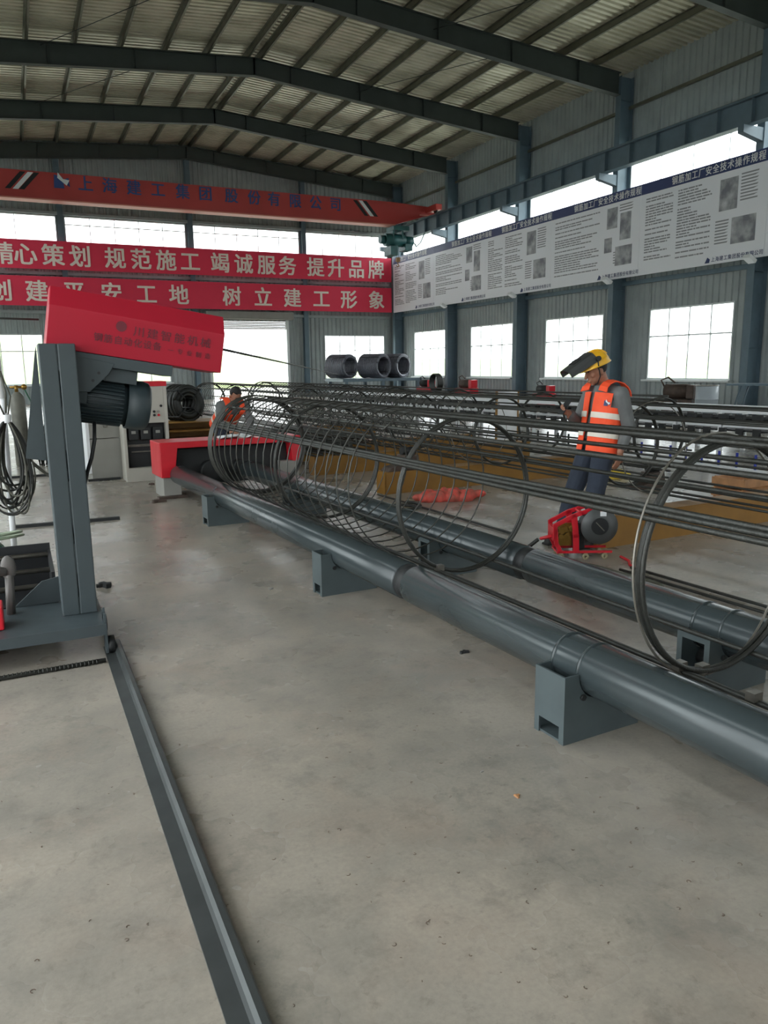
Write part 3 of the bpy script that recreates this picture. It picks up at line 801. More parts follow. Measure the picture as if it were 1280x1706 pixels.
# bars lying on the floor behind the rear roller
for i, u in enumerate((4.40, 4.52)):
    b = MB(); b.tube([(0, s_, 0.014) for s_ in (0, 1.2, 2.4, 3.65)], 0.012, 8)
    o = b.build('steel_bar', M_REBAR); o.location = W(u, 0.6); o.rotation_euler = (0, 0, TH)
    tag(o, 'steel bar on the floor between the rear roller and wire feeder, ' + ('nearer the roller', 'nearer the beam')[i], 'steel bar', 'loose bars on the floor')
b = MB(); b.tube([(0, s_, 0.014) for s_ in (0, 1.0, 2.7)], 0.012, 8)
o = b.build('steel_bar', M_REBAR); o.location = W(4.50, 5.75); o.rotation_euler = (0, 0, TH)
tag(o, 'steel bar on the floor between the wire feeder and the red net bag', 'steel bar', 'loose bars on the floor')

# ------------------------------------------------------------------ wire feeding carriage on the left
car = thing('wire_carriage', 'grey post carriage carrying a tilted red hood and motor, at the left', 'machine', (0.22, 4.66, 0))
def C(x, y, z): return Vector((x-0.22, y-4.66, z))
def cbox(b, x0, x1, y0, y1, z0, z1, T=None): return b.box(x0-0.22, x1-0.22, y0-4.66, y1-4.66, z0, z1, T)
b = MB(); cbox(b, -1.4, 0.345, 4.40, 4.98, 0.186, 0.198); cbox(b, -1.4, 0.345, 4.40, 4.412, 0.136, 0.186); cbox(b, -1.4, 0.345, 4.97, 4.98, 0.136, 0.186)
b.build('base_beam', M_POST, car)
b = MB(); cbox(b, 0.333, 0.347, 4.42, 4.52, 0.02, 0.25); b.prism([(0, 0), (0.08, 0), (0.0, 0.09)], 0.012, Matrix(((0,0,1,0.113),(1,0,0,-0.2),(0,1,0,0.19),(0,0,0,1)))); b.build('end_plate', M_POST, car)
b = MB(); b.cyl(C(0.345, 4.47, 0.055), C(0.385, 4.47, 0.055), 0.05, n=20); b.cyl(C(0.345, 4.9, 0.055), C(0.385, 4.9, 0.055), 0.05, n=20); b.build('rail_wheel', M_DARK, car)
post = MB(); cbox(post, 0.132, 0.2255, 4.66, 4.85, 0.198, 1.745); cbox(post, 0.2295, 0.322, 4.66, 4.85, 0.198, 1.745)
post.build('post', M_POST, car, 0.006)
b = MB()
for z0, z1 in ((0.198, 0.30), (0.44, 0.62), (0.72, 0.98), (1.16, 1.40), (1.60, 1.745)): cbox(b, 0.2255, 0.2295, 4.664, 4.85, z0, z1)
for z0, z1 in ((0.30, 0.44), (0.62, 0.72), (0.98, 1.16), (1.40, 1.60)): cbox(b, 0.2255, 0.2295, 4.70, 4.85, z0, z1)
b.build('weld_seam', M_POST, car)
b = MB(); b.prism([(-0.10, 1.70), (-0.09, 1.74), (-0.09, 1.08), (-0.2, 1.1)], 0.01, Matrix(((1,0,0,0),(0,0,1,0.25),(0,1,0,0),(0,0,0,1)))); b.build('gusset', M_POST, car)
# hood frame: local x along the hood, y back, z up
HT = Matrix.Translation(C(0.178, 4.78, 1.7525)) @ Matrix.Rotation(math.radians(9.34), 4, 'Y')
def htrans(M3): return HT @ M3
YZ = Matrix(((0,0,1,0),(1,0,0,0),(0,1,0,0),(0,0,0,1)))      # poly (y,z), extruded along x
b = MB()
b.prism([(0, -0.02), (0.0, 0.213), (0.09, 0.325), (0.30, 0.325), (0.36, 0.213), (0.36, -0.02)], 0.992, htrans(YZ))
b.build('hood', M_HOOD, car, 0.004)
ex = HT.to_3x3() @ Vector((1,0,0)); ez = HT.to_3x3() @ Vector((0,0,1))
def hp(x, z, y=-0.002): return HT @ Vector((x, y, z))
L = MB()
for i, ch in enumerate('川建智能机械'): put_glyph(L, ch, hp(0.49+0.078*i, 0.145), 0.062, 0.066, ex, ez, 0.01)
no_merge_build(L, 'lettering', M_HTEXT, car); L = MB()
for i, ch in enumerate('钢筋自动化设备'): put_glyph(L, ch, hp(0.27+0.055*i, 0.078), 0.052, 0.05, ex, ez, 0.012)
for i, ch in enumerate('一专业制造'): put_glyph(L, ch, hp(0.68+0.055*i, 0.068), 0.036, 0.036, ex, ez, 0.01)
no_merge_build(L, 'lettering', M_HTEXT, car)
L = MB(); L.add([hp(0.39 + 0.03*math.cos(2*PI*k/24), 0.158 + 0.03*math.sin(2*PI*k/24)) for k in range(24)], [tuple(range(24))]); L.build('logo', M_HTEXT, car)
b = MB(); b.box(0.10, 0.70, -0.012, 0.30, -0.085, -0.022, HT); b.box(0.14, 0.72, 0.30, 0.34, -0.075, -0.022, HT); b.build('hood_tray', M_POST, car, 0.003)
XZ = Matrix(((1,0,0,0),(0,0,1,-0.016),(0,1,0,0),(0,0,0,1)))
b = MB(); b.prism([(0.05, -0.04), (0.37, -0.06), (0.345, -0.12), (0.30, -0.18), (0.25, -0.24), (0.19, -0.245), (0.05, -0.2)], 0.012, htrans(XZ)); b.build('bracket_plate', M_POST, car, 0.002)
b = MB()
for x, z in ((0.29, -0.125), (0.262, -0.172)): b.cyl(HT @ Vector((x, -0.0175, z)), HT @ Vector((x, -0.0155, z)), 0.0085, n=12)
b.build('bolt_hole', M_BLACK, car)
b = MB(); b.box(0.33, 0.51, 0.03, 0.3, -0.165, -0.085, HT); b.build('motor_mount', M_POST, car, 0.004)
b = MB(); zc, yc = -0.285, 0.17
ax = HT.to_3x3() @ Vector((1,0,0))
b.lathe([(0, 0.02), (0, 0.128), (0.40, 0.128), (0.40, 0.02)], HT @ Vector((0.10, yc, zc)), ax, 40)
for k in range(36):
    an = 2*PI*k/36
    R3 = HT @ Matrix.Translation((0.12, yc, zc)) @ Matrix.Rotation(an, 4, 'X')
    b.box(0, 0.33, -0.0025, 0.0025, 0.126, 0.142, R3)
b.build('motor_body', M_MOTOR, car)
b = MB(); b.lathe([(0, 0.142), (0.0, 0.148), (0.09, 0.148), (0.12, 0.142), (0.135, 0.12), (0.138, 0.0)], HT @ Vector((0.475, yc, zc)), ax, 40); b.build('fan_cowl', M_MOTOR, car)
b = MB(); b.box(0.13, 0.24, 0.0, 0.05, -0.31, -0.21, HT); b.build('terminal_box', M_MOTOR, car, 0.004)
b = MB(); b.tube([C(0.40, 4.8, 1.3), C(0.39, 4.76, 1.2), C(0.365, 4.74, 1.1), C(0.34, 4.78, 1.02), C(0.325, 4.84, 0.94), C(0.30, 4.88, 0.85), C(0.28, 4.885, 0.5), C(0.28, 4.885, 0.21)], 0.011, 8); b.build('motor_cable', M_BLACK, car)
# dark tray with rollers behind the base
b = MB(); cbox(b, -1.3, 0.12, 5.0, 5.75, 0.10, 0.12); cbox(b, -1.3, 0.12, 5.73, 5.75, 0.12, 0.42); cbox(b, -1.3, 0.125, 5.0, 5.03, 0.10, 0.2); cbox(b, 0.10, 0.12, 5.03, 5.73, 0.12, 0.38); b.build('drip_tray', M_BLACK, car)
b = MB()
for y, z in ((5.15, 0.27), (5.4, 0.31), (5.65, 0.36)): b.cyl(C(-1.25, y, z), C(0.10, y, z), 0.017, n=10)
b.build('tray_bar', M_WIRE, car)
b = MB(); b.prism([(0, 0), (0.26, 0), (0.26, 0.16), (0.16, 0.14)], 0.012, Matrix(((1,0,0,-0.34),(0,0,1,0.32),(0,1,0,0.2),(0,0,0,1)))); b.build('gusset', M_POST, car)
b = MB(); cbox(b, -0.9, -0.172, 4.55, 4.72, 0.20, 0.33); b.build('drive_cover', M_RED, car, 0.008)
b = MB(); b.ball(C(-0.13, 4.86, 0.475), (0.042, 0.02, 0.075), 16, 10); b.cap(C(-0.13, 4.86, 0.42), C(-0.14, 4.86, 0.2), 0.024, 0.026); b.cyl(C(-0.42, 4.86, 0.46), C(-0.14, 4.86, 0.46), 0.03, n=12)
b.build('lever', mat('lever_grey', (84, 81, 78), 0.5), car)
# wire running through the hood
b = MB(); b.tube([(-1.2, 4.97, 1.90), (-0.04, 4.965, 1.893), (0.16, 4.955, 1.888)], 0.006, 6)
tag(b.build('feed_wire', M_CABLE), 'thin steel wire entering the red hood from the left picture edge', 'wire')
b = MB(); P0 = Vector((1.20, 4.95, 1.721)); P1 = Vector((14.9, 36.6, 1.2))
b.tube([P0.lerp(P1, k/12) for k in range(13)], 0.009, 6)
tag(b.build('feed_wire', M_CABLE), 'long taut wire running from the red hood back to the wire coils', 'wire')

# floor rail and cross bar
rail = thing('floor_rail', 'long dark steel guide rail on the floor running towards the camera', 'rail', (0.33, 4.58, 0))
b = MB(); b.prism([(0, 0), (0.095, 0), (0.095, 0.034), (0.088, 0.042), (0.07, 0.042), (0.058, 0.034), (0.052, 0.012), (0, 0.008)], 4.3, Matrix(((1,-0.0,0.0,0),(0,0,-1,0),(0,1,0,0),(0,0,0,1)))); b.build('rail_section', mat('rail_steel', (70, 74, 74), 0.35, 0.3, 0.4, 8), rail)
b = MB(); b.tube([(-1.6, 4.28, 0.013), (-0.6, 4.30, 0.013), (0.32, 4.335, 0.013)], 0.013, 10)
for k in range(90): b.cyl((-1.6+0.021*k, 4.279+0.0006*k, 0.013), (-1.593+0.021*k, 4.279+0.0006*k, 0.013), 0.0155, n=8)
tag(b.build('ribbed_bar', M_REBAR), 'ribbed steel bar on the floor in front of the post carriage', 'steel bar')
for i, (x0, x1, y, lb) in enumerate(((-1.5, 0.4, 12.88, 'dark flat bar on the pale floor, beyond the hanging cables'), (-0.14, 0.9, 8.66, 'short flat bar on the floor behind the grey post'), (0.85, 1.30, 11.88, 'plank on the floor in front of the grey cabinet'))):
    b = MB(); b.box(0, x1-x0, 0, 0.06, 0, 0.03); o = b.build('flat_bar', M_DARK); o.location = (x0, y, 0); o.rotation_euler = (0, 0, -0.02 if i < 2 else 0.06); tag(o, lb, 'flat bar')

# pole stand with hanging cable bundle
t = thing('pole_stand', 'thin white pole on a small foot at the left picture edge', 'pole', (-0.09, 6.35, 0))
b = MB(); b.cyl((-0.03, 0, 0.02), (0.0, 0, 1.4), 0.022, n=14); b.cyl((0, 0, 1.4), (-0.01, 0, 2.3), 0.02, n=14); b.build('pole', M_WHITE, t)
b = MB(); b.lathe([(0, 0), (0, 0.16), (0.02, 0.16), (0.03, 0.04), (0.03, 0)], (-0.03, 0, 0), (0,0,1), 24); b.build('foot', M_DARK, t)
b = MB(); b.tube([(-0.005, 0, 1.62), (0, -0.06, 1.63), (0.0, -0.09, 1.6), (0, -0.08, 1.56)], 0.007, 6); b.build('hook', M_DARK, t)
t = thing('cable_bundle', 'bundle of looped dark cables hanging from the white pole', 'cable', (-0.085, 6.25, 0))
rr = random.Random(11)
b = MB(); b.tube([(0, 0.01, 1.6), (0.02, 0, 1.45), (0.01, 0, 1.3)], 0.008, 6); b.tube([(0, 0.01, 1.6), (-0.04, 0, 1.4), (0.0, 0, 1.28)], 0.007, 6); b.tube([(0, 0.01, 1.6), (0.05, 0.0, 1.42), (0.02, 0, 1.28)], 0.006, 6); b.build('hanging_rope', M_HOSE, t)
b = MB(); b.lathe([(0, 0.03), (0.05, 0.034), (0.06, 0.03)], (0.01, 0, 1.23), (0,0,1), 14); b.build('tie', M_WHITE, t)
for i in range(15):
    wd = rr.uniform(0.10, 0.19); ln = rr.uniform(0.48, 0.76); yo = rr.uniform(-0.06, 0.06); tw = rr.uniform(-0.7, 0.7)
    cx0 = rr.uniform(-0.05, 0.06)
    pts = []
    for k in range(41):
        q = k/40*2*PI
        x = wd*math.sin(q)*abs(math.sin(q/2))**0.7; z = -ln*(1-math.cos(q))/2
        x += cx0*(1-math.cos(q))/2
        pts.append((x*math.cos(tw)+0.01, x*math.sin(tw)*0.6+yo*abs(math.sin(q/2)), 1.26+z))
    b = MB(); b.tube(pts, rr.choice((0.0065, 0.0075, 0.0085)), 6); b.build('cable_loop', rr.choice((M_CABLE, M_CABLE, M_HOSE)), t)
b = MB(); b.tube([(0.02, 0, 1.25), (0.08, 0.02, 1.1), (0.14, 0.02, 0.95), (0.24, 0.05, 0.84), (0.36, 0.05, 0.79)], 0.007, 6); b.tube([(0.02, 0, 1.25), (0.09, 0.02, 1.08), (0.17, 0.02, 0.9), (0.27, 0.05, 0.80), (0.38, 0.05, 0.74)], 0.007, 6); b.build('trailing_cable', M_HOSE, t)
t = thing('cable_reel', 'green reel stand with a loop of grey green hose beside the left picture edge', 'reel', (-0.24, 6.02, 0))
b = MB(); b.prism([(-0.12, 0), (0.12, 0), (0.07, 0.36), (0.0, 0.44), (-0.07, 0.36)], 0.1, Matrix(((1,0,0,0),(0,0,1,-0.05),(0,1,0,0),(0,0,0,1)))); b.build('stand', M_GREEN, t, 0.01)
b = MB()
for r_, z_ in ((0.2, 0.43), (0.19, 0.455)): b.tube([(r_*math.cos(2*PI*k/40), 0.17*math.sin(2*PI*k/40)-0.03, z_+0.03*math.cos(2*PI*k/40+1)) for k in range(40)], 0.009, 7, True)
b.build('hose_loop', mat('hose_green', (120, 132, 110), 0.45), t)

# gas cylinder and clutter behind the post
t = thing('gas_cylinder', 'tall grey gas cylinder with brass valve behind the hanging cables', 'gas cylinder', (0.02, 14.6, 0))
b = MB(); b.lathe([(0, 0.0), (0, 0.115), (0.02, 0.12), (1.1, 0.12), (1.18, 0.1), (1.24, 0.05), (1.26, 0.0)], (0,0,0), (0,0,1), 28); b.build('bottle', M_CYL, t)
b = MB(); b.cyl((0,0,1.25), (0,0,1.36), 0.03, n=12); b.cyl((-0.1,0,1.33), (0.1,0,1.33), 0.02, n=10); b.ball((0.12, 0, 1.33), 0.05); b.build('valve', M_BRASS, t)
b = MB(); b.tube([(0.12, 0, 1.3), (0.2, -0.05, 1.1), (0.25, 0, 0.8), (0.2, 0.05, 0.5), (0.28, 0, 0.1)], 0.012, 6); b.build('gas_hose', M_GREEN, t)
t = thing('wire_offcuts', 'tangle of wire offcuts standing behind the grey post', 'wire offcuts', (0.42, 14.4, 0)); t['kind'] = 'stuff'
b = MB(); rr = random.Random(5)
for i in range(46):
    x, y = rr.uniform(-0.16, 0.2), rr.uniform(-0.2, 0.2); h = rr.uniform(0.3, 1.0)
    b.tube([(x, y, 0.005), (x+rr.uniform(-.1, .1), y, h*0.5), (x+rr.uniform(-.12, .12), y, h)], 0.008, 4)
b.build('offcuts', M_REBAR, t)

# control cabinet and grey cabinet
t = thing('control_cabinet', 'beige control cabinet with red top strip and black drive panel', 'cabinet', (1.34, 11.5, 0))
MB().box(0, 0.63, 0, 0.5, 0.0, 0.2).box(0, 0.04, 0, 0.5, 0.2, 1.36).box(0.585, 0.63, -0.012, 0.5, 0.2, 1.36).box(0.04, 0.585, 0.42, 0.5, 0.2, 1.36).box(0.04, 0.585, 0.0, 0.42, 0.84, 1.36).build('body', M_BEIGE, t, 0.004)
MB().box(-0.005, 0.635, -0.015, 0.5, 1.36, 1.43).build('top_strip', M_RED, t, 0.003)
MB().box(0.04, 0.585, 0.12, 0.42, 0.2, 0.84).build('drive_bay', M_BLACK, t)
for k in range(3):
    MB().box(0.07+0.17*k, 0.21+0.17*k, 0.04, 0.12, 0.6, 0.78).build('drive_unit', M_DARK, t, 0.006)
    MB().box(0.11+0.17*k, 0.17+0.17*k, 0.034, 0.04, 0.69, 0.73).build('drive_display', M_GREY, t)
MB().box(0.06, 0.57, 0.08, 0.12, 0.50, 0.53).box(0.1, 0.4, 0.07, 0.08, 0.42, 0.435).build('bus_bar', M_WIRE, t)
for k, (x, z, m_) in enumerate(((0.50, 0.95, M_RED), (0.44, 0.95, M_BLACK), (0.50, 1.0, M_GREY), (0.44, 1.0, M_BLACK), (0.54, 1.08, M_BLACK))):
    b = MB(); b.cyl((x, -0.02, z), (x, 0.0, z), 0.018, n=14); b.build('push_button', m_, t)
t = thing('grey_cabinet', 'plain grey metal cabinet with a lid, left of the control cabinet', 'cabinet', (0.92, 12.0, 0), 0.12)
MB().box(0, 0.44, 0, 0.6, 0, 0.6).build('body', M_GREY, t, 0.004)
MB().box(-0.005, 0.445, -0.006, 0.6, 0.61, 0.82).build('lid', M_GREY, t, 0.006)
MB().box(-0.05, -0.005, -0.01, 0.6, 0.1, 0.9).build('side_panel', M_WHITE, t)
b = MB(); b.tube([(0.2, -0.012, 0.80), (0.2, -0.03, 0.77), (0.25, -0.03, 0.77), (0.25, -0.012, 0.80)], 0.006, 6); b.build('handle', M_WIRE, t)

# stacked yellow beams with a black coil on top
for k in range(5):
    skid('yellow beam in the stack under the black coil, ' + ('lowest', 'second from the bottom', 'middle one', 'second from the top', 'topmost')[k], 2.9, 12.9+0.02*k, 1.25, 0.142, 0.9, 0.144*k, False)
    o = [x for x in COL.objects if x.name.startswith('yellow_beam')][-1]
def coil(label, c, ax, ro, ri, L, group=None, m=M_COIL):
    t = thing('wire_coil', label, 'wire coil', c, 0, group)
    ax = Vector(ax).normalized()
    a = ax.cross(Vector((0,0,1))).normalized(); bb = ax.cross(a)
    b = MB(); rr = random.Random(int(c[0]*10))
    nl = max(5, int(L/0.055)); rad = [ri+0.02, (ri+ro)/2, ro-0.015]
    for layer in rad:
        pts = []
        for i in range(nl*26):
            an = 2*PI*i/26; s = L*i/(nl*26) - L/2
            r = layer + 0.012*math.sin(i*0.37)
            pts.append(ax*s + a*r*math.cos(an) + bb*r*math.sin(an))
        b.tube(pts, 0.028, 5)
    b.lathe([(-L/2, ri+0.03), (-L/2, ro-0.03), (L/2, ro-0.03), (L/2, ri+0.03)], (0,0,0), ax, 40, True)
    b.build('wire_turns', m, t)
    b = MB()
    for k in range(4):
        an = PI/4 + k*PI/2; d = a*math.cos(an) + bb*math.sin(an); tt = ax.cross(d)
        for s in (-1, 1):
            pass
        b.tube([ax*(-L/2-0.01)+d*(ri-0.02), ax*(-L/2-0.02)+d*(ro+0.015), ax*(L/2+0.02)+d*(ro+0.015), ax*(L/2+0.01)+d*(ri-0.02)], 0.014, 6, True)
    b.build('strap', M_DARK, t)
    return t
coil('black wire coil lying on the stack of yellow beams', tuple(W(3.35, 13.45, 1.02)), (0.35, -0.93, 0.0), 0.3, 0.14, 0.45, None, M_CABLE)

# background: coils on rack at the far right
coil('wire rod coil on the rack, leftmost of three before the corner window', (15.5, 37.9, 1.62), (0.42, -0.91, 0), 0.6, 0.46, 1.3, 'wire rod coils')
coil('wire rod coil on the rack, middle one of three, its open end facing out', (16.75, 36.5, 1.62), (0.42, -0.91, 0), 0.6, 0.46, 1.3, 'wire rod coils')
coil('wire rod coil on the rack, rightmost of three, with a dark open end', (18.0, 36.75, 1.62), (0.42, -0.91, 0), 0.6, 0.46, 1.3, 'wire rod coils')
t = thing('storage_rack', 'dark steel rack carrying the wire rod coils', 'rack', (16.8, 36.7, 0))
MB().box(-2.2, 2.2, -1.2, 1.2, 0.86, 1.0).build('rack_deck', M_STEEL, t)
for x in (-2.0, 0, 2.0):
    for y in (-1.1, 1.1): MB().box(x-0.08, x+0.08, y-0.08, y+0.08, 0, 0.86).build('leg', M_STEEL, t)

# long roller conveyor
Pa = Vector((9.478, 24.2, 0)); Pb = Vector((12.0, 3.9, 0)); Lc = (Pb-Pa).length
an = math.atan2((Pb-Pa).y, (Pb-Pa).x)
t = thing('roller_conveyor', 'long white bar conveyor with black rollers crossing the hall behind the cages', 'conveyor', Pa, an)
for y in (0.0, 0.7):
    MB().box(0, Lc, y-0.03, y+0.03, 0.72, 0.82).build('side_rail', M_WHITE, t)
MB().box(0, Lc, 0.0, 0.03, 0.47, 0.56).box(0, Lc, 0.0, 0.03, 0.20, 0.28).build('lower_rail', M_WHITE, t)
n = 64
bk = None
for k in range(n):
    x = 0.15 + (Lc-0.3)*k/(n-1)
    q = MB().box(x-0.085, x+0.085, -0.06, 0.0, 0.53, 0.70).box(x-0.06, x+0.06, -0.06, 0.0, 0.30, 0.46)
    q.cyl((x, -0.045, 0.62), (x, 0.66, 0.62), 0.045, n=10)
    q.build('conveyor_roller', M_BLACK, t)
for k in range(22):
    x = 0.3 + (Lc-0.6)*k/21
    MB().box(x-0.035, x+0.035, -0.035, 0.03, 0, 0.72).box(x-0.035, x+0.035, 0.67, 0.73, 0, 0.72).build('leg', M_WHITE, t)
MB().box(0, Lc, 0.06, 0.66, 0.40, 0.43).build('tray', M_DARK, t)
# peg rack
t = thing('peg_rack', 'low floor rail with a row of blue and dark upright pegs, nearer than the conveyor', 'rack', (9.75, 13.6, 0), -PI/2)
MB().box(0, 8.2, -0.05, 0.05, 0, 0.03).build('base_rail', M_WHITE, t)
for k in range(25):
    x = 0.15 + 0.33*k
    b = MB(); b.box(x-0.013, x+0.013, -0.013, 0.013, 0.03, 0.25); b.build('peg', M_BLUE if k > 9 else M_DARK, t)
# white sign board between yellow posts
t = thing('barrier_panel', 'white upright panel between two yellow posts beyond the cages', 'panel', (8.12, 12.25, 0), -0.1)
MB().box(0.03, 0.45, -0.012, 0.012, 0.2, 1.1).build('panel_sheet', M_WHITE, t)
for x in (0.0, 0.45): MB().box(x, x+0.03, -0.02, 0.02, 0.03, 1.11).build('post', M_YELLOW, t)
MB().box(-0.15, 0.65, -0.25, 0.25, 0.0, 0.03).build('base_plate', M_YELLOW, t)

# clutter along the right wall
def lump_machine(name, label, cat, loc, rz, cols, s=1.0):
    t = thing(name, label, cat, loc, rz)
    MB().box(-0.5*s, 0.5*s, -0.3*s, 0.3*s, 0.0, 0.62*s).build('frame_box', cols[0], t, 0.02)
    b = MB(); b.cyl((-0.35*s, 0, 0.82*s), (0.3*s, 0, 0.82*s), 0.2*s, n=20); b.build('motor', cols[1], t)
    MB().box(0.3*s, 0.5*s, -0.22*s, 0.22*s, 0.62*s, 1.0*s).build('gear_case', cols[0], t, 0.02)
    b = MB(); b.tube([(-0.4*s, 0, 0.95*s), (-0.5*s, 0, 1.12*s), (-0.3*s, 0, 1.2*s), (-0.1*s, 0, 1.05*s)], 0.025*s, 6); b.build('lift_handle', cols[1], t)
    return t
lump_machine('threading_machine', 'brown machine with a motor standing below the nearest right wall window', 'machine', (16.5, 15.9, 0), -1.2, (M_RUST, M_RUST))
lump_machine('bar_cutter', 'red bar cutting machine against the right wall below the second window', 'machine', (18.3, 24.3, 0), -1.4, (M_RED, M_DARK), 0.8)
lump_machine('bending_machine', 'dark machine with red casing far along the right wall', 'machine', (18.5, 30.3, 0), -1.3, (M_RED, M_RUST), 0.95)
lump_machine('cutting_machine', 'small red machine beside the wire coils at the far right', 'machine', (18.75, 34.6, 0), -1.3, (M_RED, M_DARK), 0.9)
t = thing('steel_drum', 'upright pale drum beside the brown machine', 'drum', (16.6, 15.0, 0))
b = MB(); b.lathe([(0, 0), (0, 0.29), (0.3, 0.29), (0.31, 0.3), (0.33, 0.29), (0.62, 0.29), (0.63, 0.3), (0.65, 0.29), (0.98, 0.29), (0.99, 0.27), (0.99, 0)], (0,0,0), (0,0,1), 30); b.build('drum_shell', mat('drum_paint', (160, 168, 174), 0.35), t)
b = MB(); b.tube([(0.285*math.cos(2*PI*k/30), 0.285*math.sin(2*PI*k/30), 0.99) for k in range(30)], 0.014, 6, True); b.build('rim', M_WIRE, t)
t = thing('work_table', 'dark steel trestle table under the nearest right wall window', 'table', (17.75, 14.3, 0), -1.2)
MB().box(-0.75, 0.75, -0.35, 0.35, 0.98, 1.03).build('table_top', M_STEEL, t)
for x in (-0.65, 0.65):
    for y in (-0.28, 0.28):
        b = MB(); b.cyl((x, y, 0), (x*0.6, y, 0.98), 0.025, n=8); b.build('leg', M_STEEL, t)
t = thing('covered_pallet', 'pale plastic sheet draped over a pallet load at the right picture edge', 'pallet', (18.6, 12.9, 0), -1.5)
mb_ = MB(); rr = random.Random(9)
mb_.box(-0.8, 0.8, -0.5, 0.5, 0.16, 0.75)
for k in range(9): mb_.ball((rr.uniform(-.6, .6), rr.uniform(-.35, .35), 0.74), (0.28, 0.22, rr.uniform(0.12, 0.26)), 12, 8)
remesh(mb_, 'plastic_cover', M_TARP, 0.04, t, 3)
b = MB()
for y in (-0.45, 0, 0.45): b.box(-0.85, 0.85, y-0.05, y+0.05, 0, 0.1)
for k in range(6): b.box(-0.85+0.3*k, -0.65+0.3*k, -0.5, 0.5, 0.1, 0.125)
b.build('pallet_base', M_WOOD, t)
t = thing('hose_coil', 'coil of dark hose on a trestle under the third right wall window', 'hose coil', (18.4, 33.0, 0))
b = MB()
for k in range(6): b.tube([(0.05*k-0.1, 0.42*math.cos(2*PI*i/30), 0.78+0.42*math.sin(2*PI*i/30)) for i in range(30)], 0.03, 6, True)
b.build('hose_turns', M_CABLE, t)
b = MB(); b.prism([(-0.35, 0), (0.35, 0), (0.12, 0.4), (-0.12, 0.4)], 0.3, Matrix(((0,0,1,-0.13),(1,0,0,0),(0,1,0,0),(0,0,0,1)))); b.build('trestle', M_STEEL, t)
t = thing('timber_crate', 'orange timber crate at the right edge behind the near cage', 'crate', (7.25, 5.95, 0), 0.1)
for z in (0.02, 0.14, 0.26): MB().box(-0.3, 0.3, -0.2, -0.18, z, z+0.09).box(-0.3, 0.3, 0.18, 0.2, z, z+0.09).box(-0.3, -0.28, -0.18, 0.18, z, z+0.09).box(0.28, 0.3, -0.18, 0.18, z, z+0.09).build('slat', M_WOOD, t)
MB().box(-0.28, 0.28, -0.18, 0.18, 0, 0.02).build('crate_bottom', M_WOOD, t)
for x in (-0.27, 0.27):
    for y in (-0.17, 0.17): MB().box(x-0.015, x+0.015, y-0.01, y+0.01, 0.02, 0.36).build('corner_post', M_WOOD, t)
mb_ = MB(); rr = random.Random(4)
for k in range(8): mb_.ball((rr.uniform(-.16, .16), rr.uniform(-.12, .12), 0.03), (0.12, 0.09, rr.uniform(0.04, 0.08)), 10, 6)
o = remesh(mb_, 'work_glove', M_YCLOTH, 0.012, None, 2); o.name = 'yellow_cloth'; o.location = (7.64, 8.45, 0.0)
tag(o, 'crumpled yellow cloth on the floor behind the man', 'cloth')

# ------------------------------------------------------------------ wire feeder beside the rear roller
FX = Vector((0.9035, -0.4284, 0)).normalized()
t = thing('wire_feeder', 'red welding wire feeder with a big grey spool on the floor', 'wire feeder', (3.93, 5.03, 0), math.atan2(FX.y, FX.x))
def strip(b, pts, wd, y0, y1):
    for p, q in zip(pts[:-1], pts[1:]):
        p = Vector((p[0], 0, p[1])); q = Vector((q[0], 0, q[1])); d = (q-p); L_ = d.length; d.normalize(); n_ = Vector((-d.z, 0, d.x))
        T = Matrix(((d.x, 0, n_.x, p.x), (0, 1, 0, 0), (d.z, 0, n_.z, p.z), (0, 0, 0, 1)))
        b.box(-wd*0.3, L_+wd*0.3, y0, y1, -wd/2, wd/2, T)
b = MB()
for y0 in (-0.02, 0.17):
    strip(b, [(0.0, 0.29), (0.15, 0.37), (0.30, 0.42)], 0.035, y0, y0+0.02)
    strip(b, [(0.0, 0.29), (0.015, 0.14), (0.05, 0.07)], 0.035, y0, y0+0.02)
    strip(b, [(0.155, 0.37), (0.175, 0.2), (0.18, 0.08)], 0.05, y0, y0+0.02)
b.box(0.02, 0.48, -0.02, 0.0, 0.055, 0.075).box(0.02, 0.48, 0.17, 0.19, 0.055, 0.075).box(0.02, 0.05, 0.0, 0.17, 0.055, 0.075)
b.box(-0.015, 0.02, -0.02, 0.19, 0.16, 0.27)
b.cyl((0.22, -0.02, 0.39), (0.22, 0.19, 0.39), 0.016, n=10)
b.build('feeder_frame', M_RED, t, 0.003)
b = MB(); sc = Vector((0.355, 0.0, 0.29))
b.lathe([(-0.005, 0.06), (0, 0.15), (0.012, 0.152), (0.016, 0.135), (0.085, 0.135), (0.09, 0.152), (0.105, 0.15), (0.105, 0.06)], sc + Vector((0, -0.06, 0)), (0, 1, 0), 44); b.build('wire_spool', mat('spool_grey', (68, 70, 70), 0.4), t)
b = MB(); b.cyl(sc + Vector((0, -0.075, 0)), sc + Vector((0, 0.16, 0)), 0.07, n=28); b.build('spool_hub', M_BLACK, t)
b = MB(); b.box(-0.05, 0.05, -0.08, -0.076, -0.004, 0.004, Matrix.Translation(sc) @ Matrix.Rotation(0.8, 4, 'Y')); b.build('hub_clip', M_WIRE, t)
b = MB(); b.box(sc.x+0.0, sc.x+0.05, -0.066, -0.061, sc.z+0.085, sc.z+0.125); b.build('spool_sticker', M_WHITE, t)
b = MB(); b.box(sc.x+0.0, sc.x+0.055, -0.0665, -0.0615, sc.z+0.125, sc.z+0.14); b.build('spool_sticker', M_RED, t)
b = MB(); rr = random.Random(2)
for k in range(9):
    x, z = rr.uniform(0.05, 0.14), rr.uniform(0.13, 0.27); r_ = rr.uniform(0.014, 0.032)
    b.cyl((x, -0.015, z), (x, 0.03, z), r_, n=16)
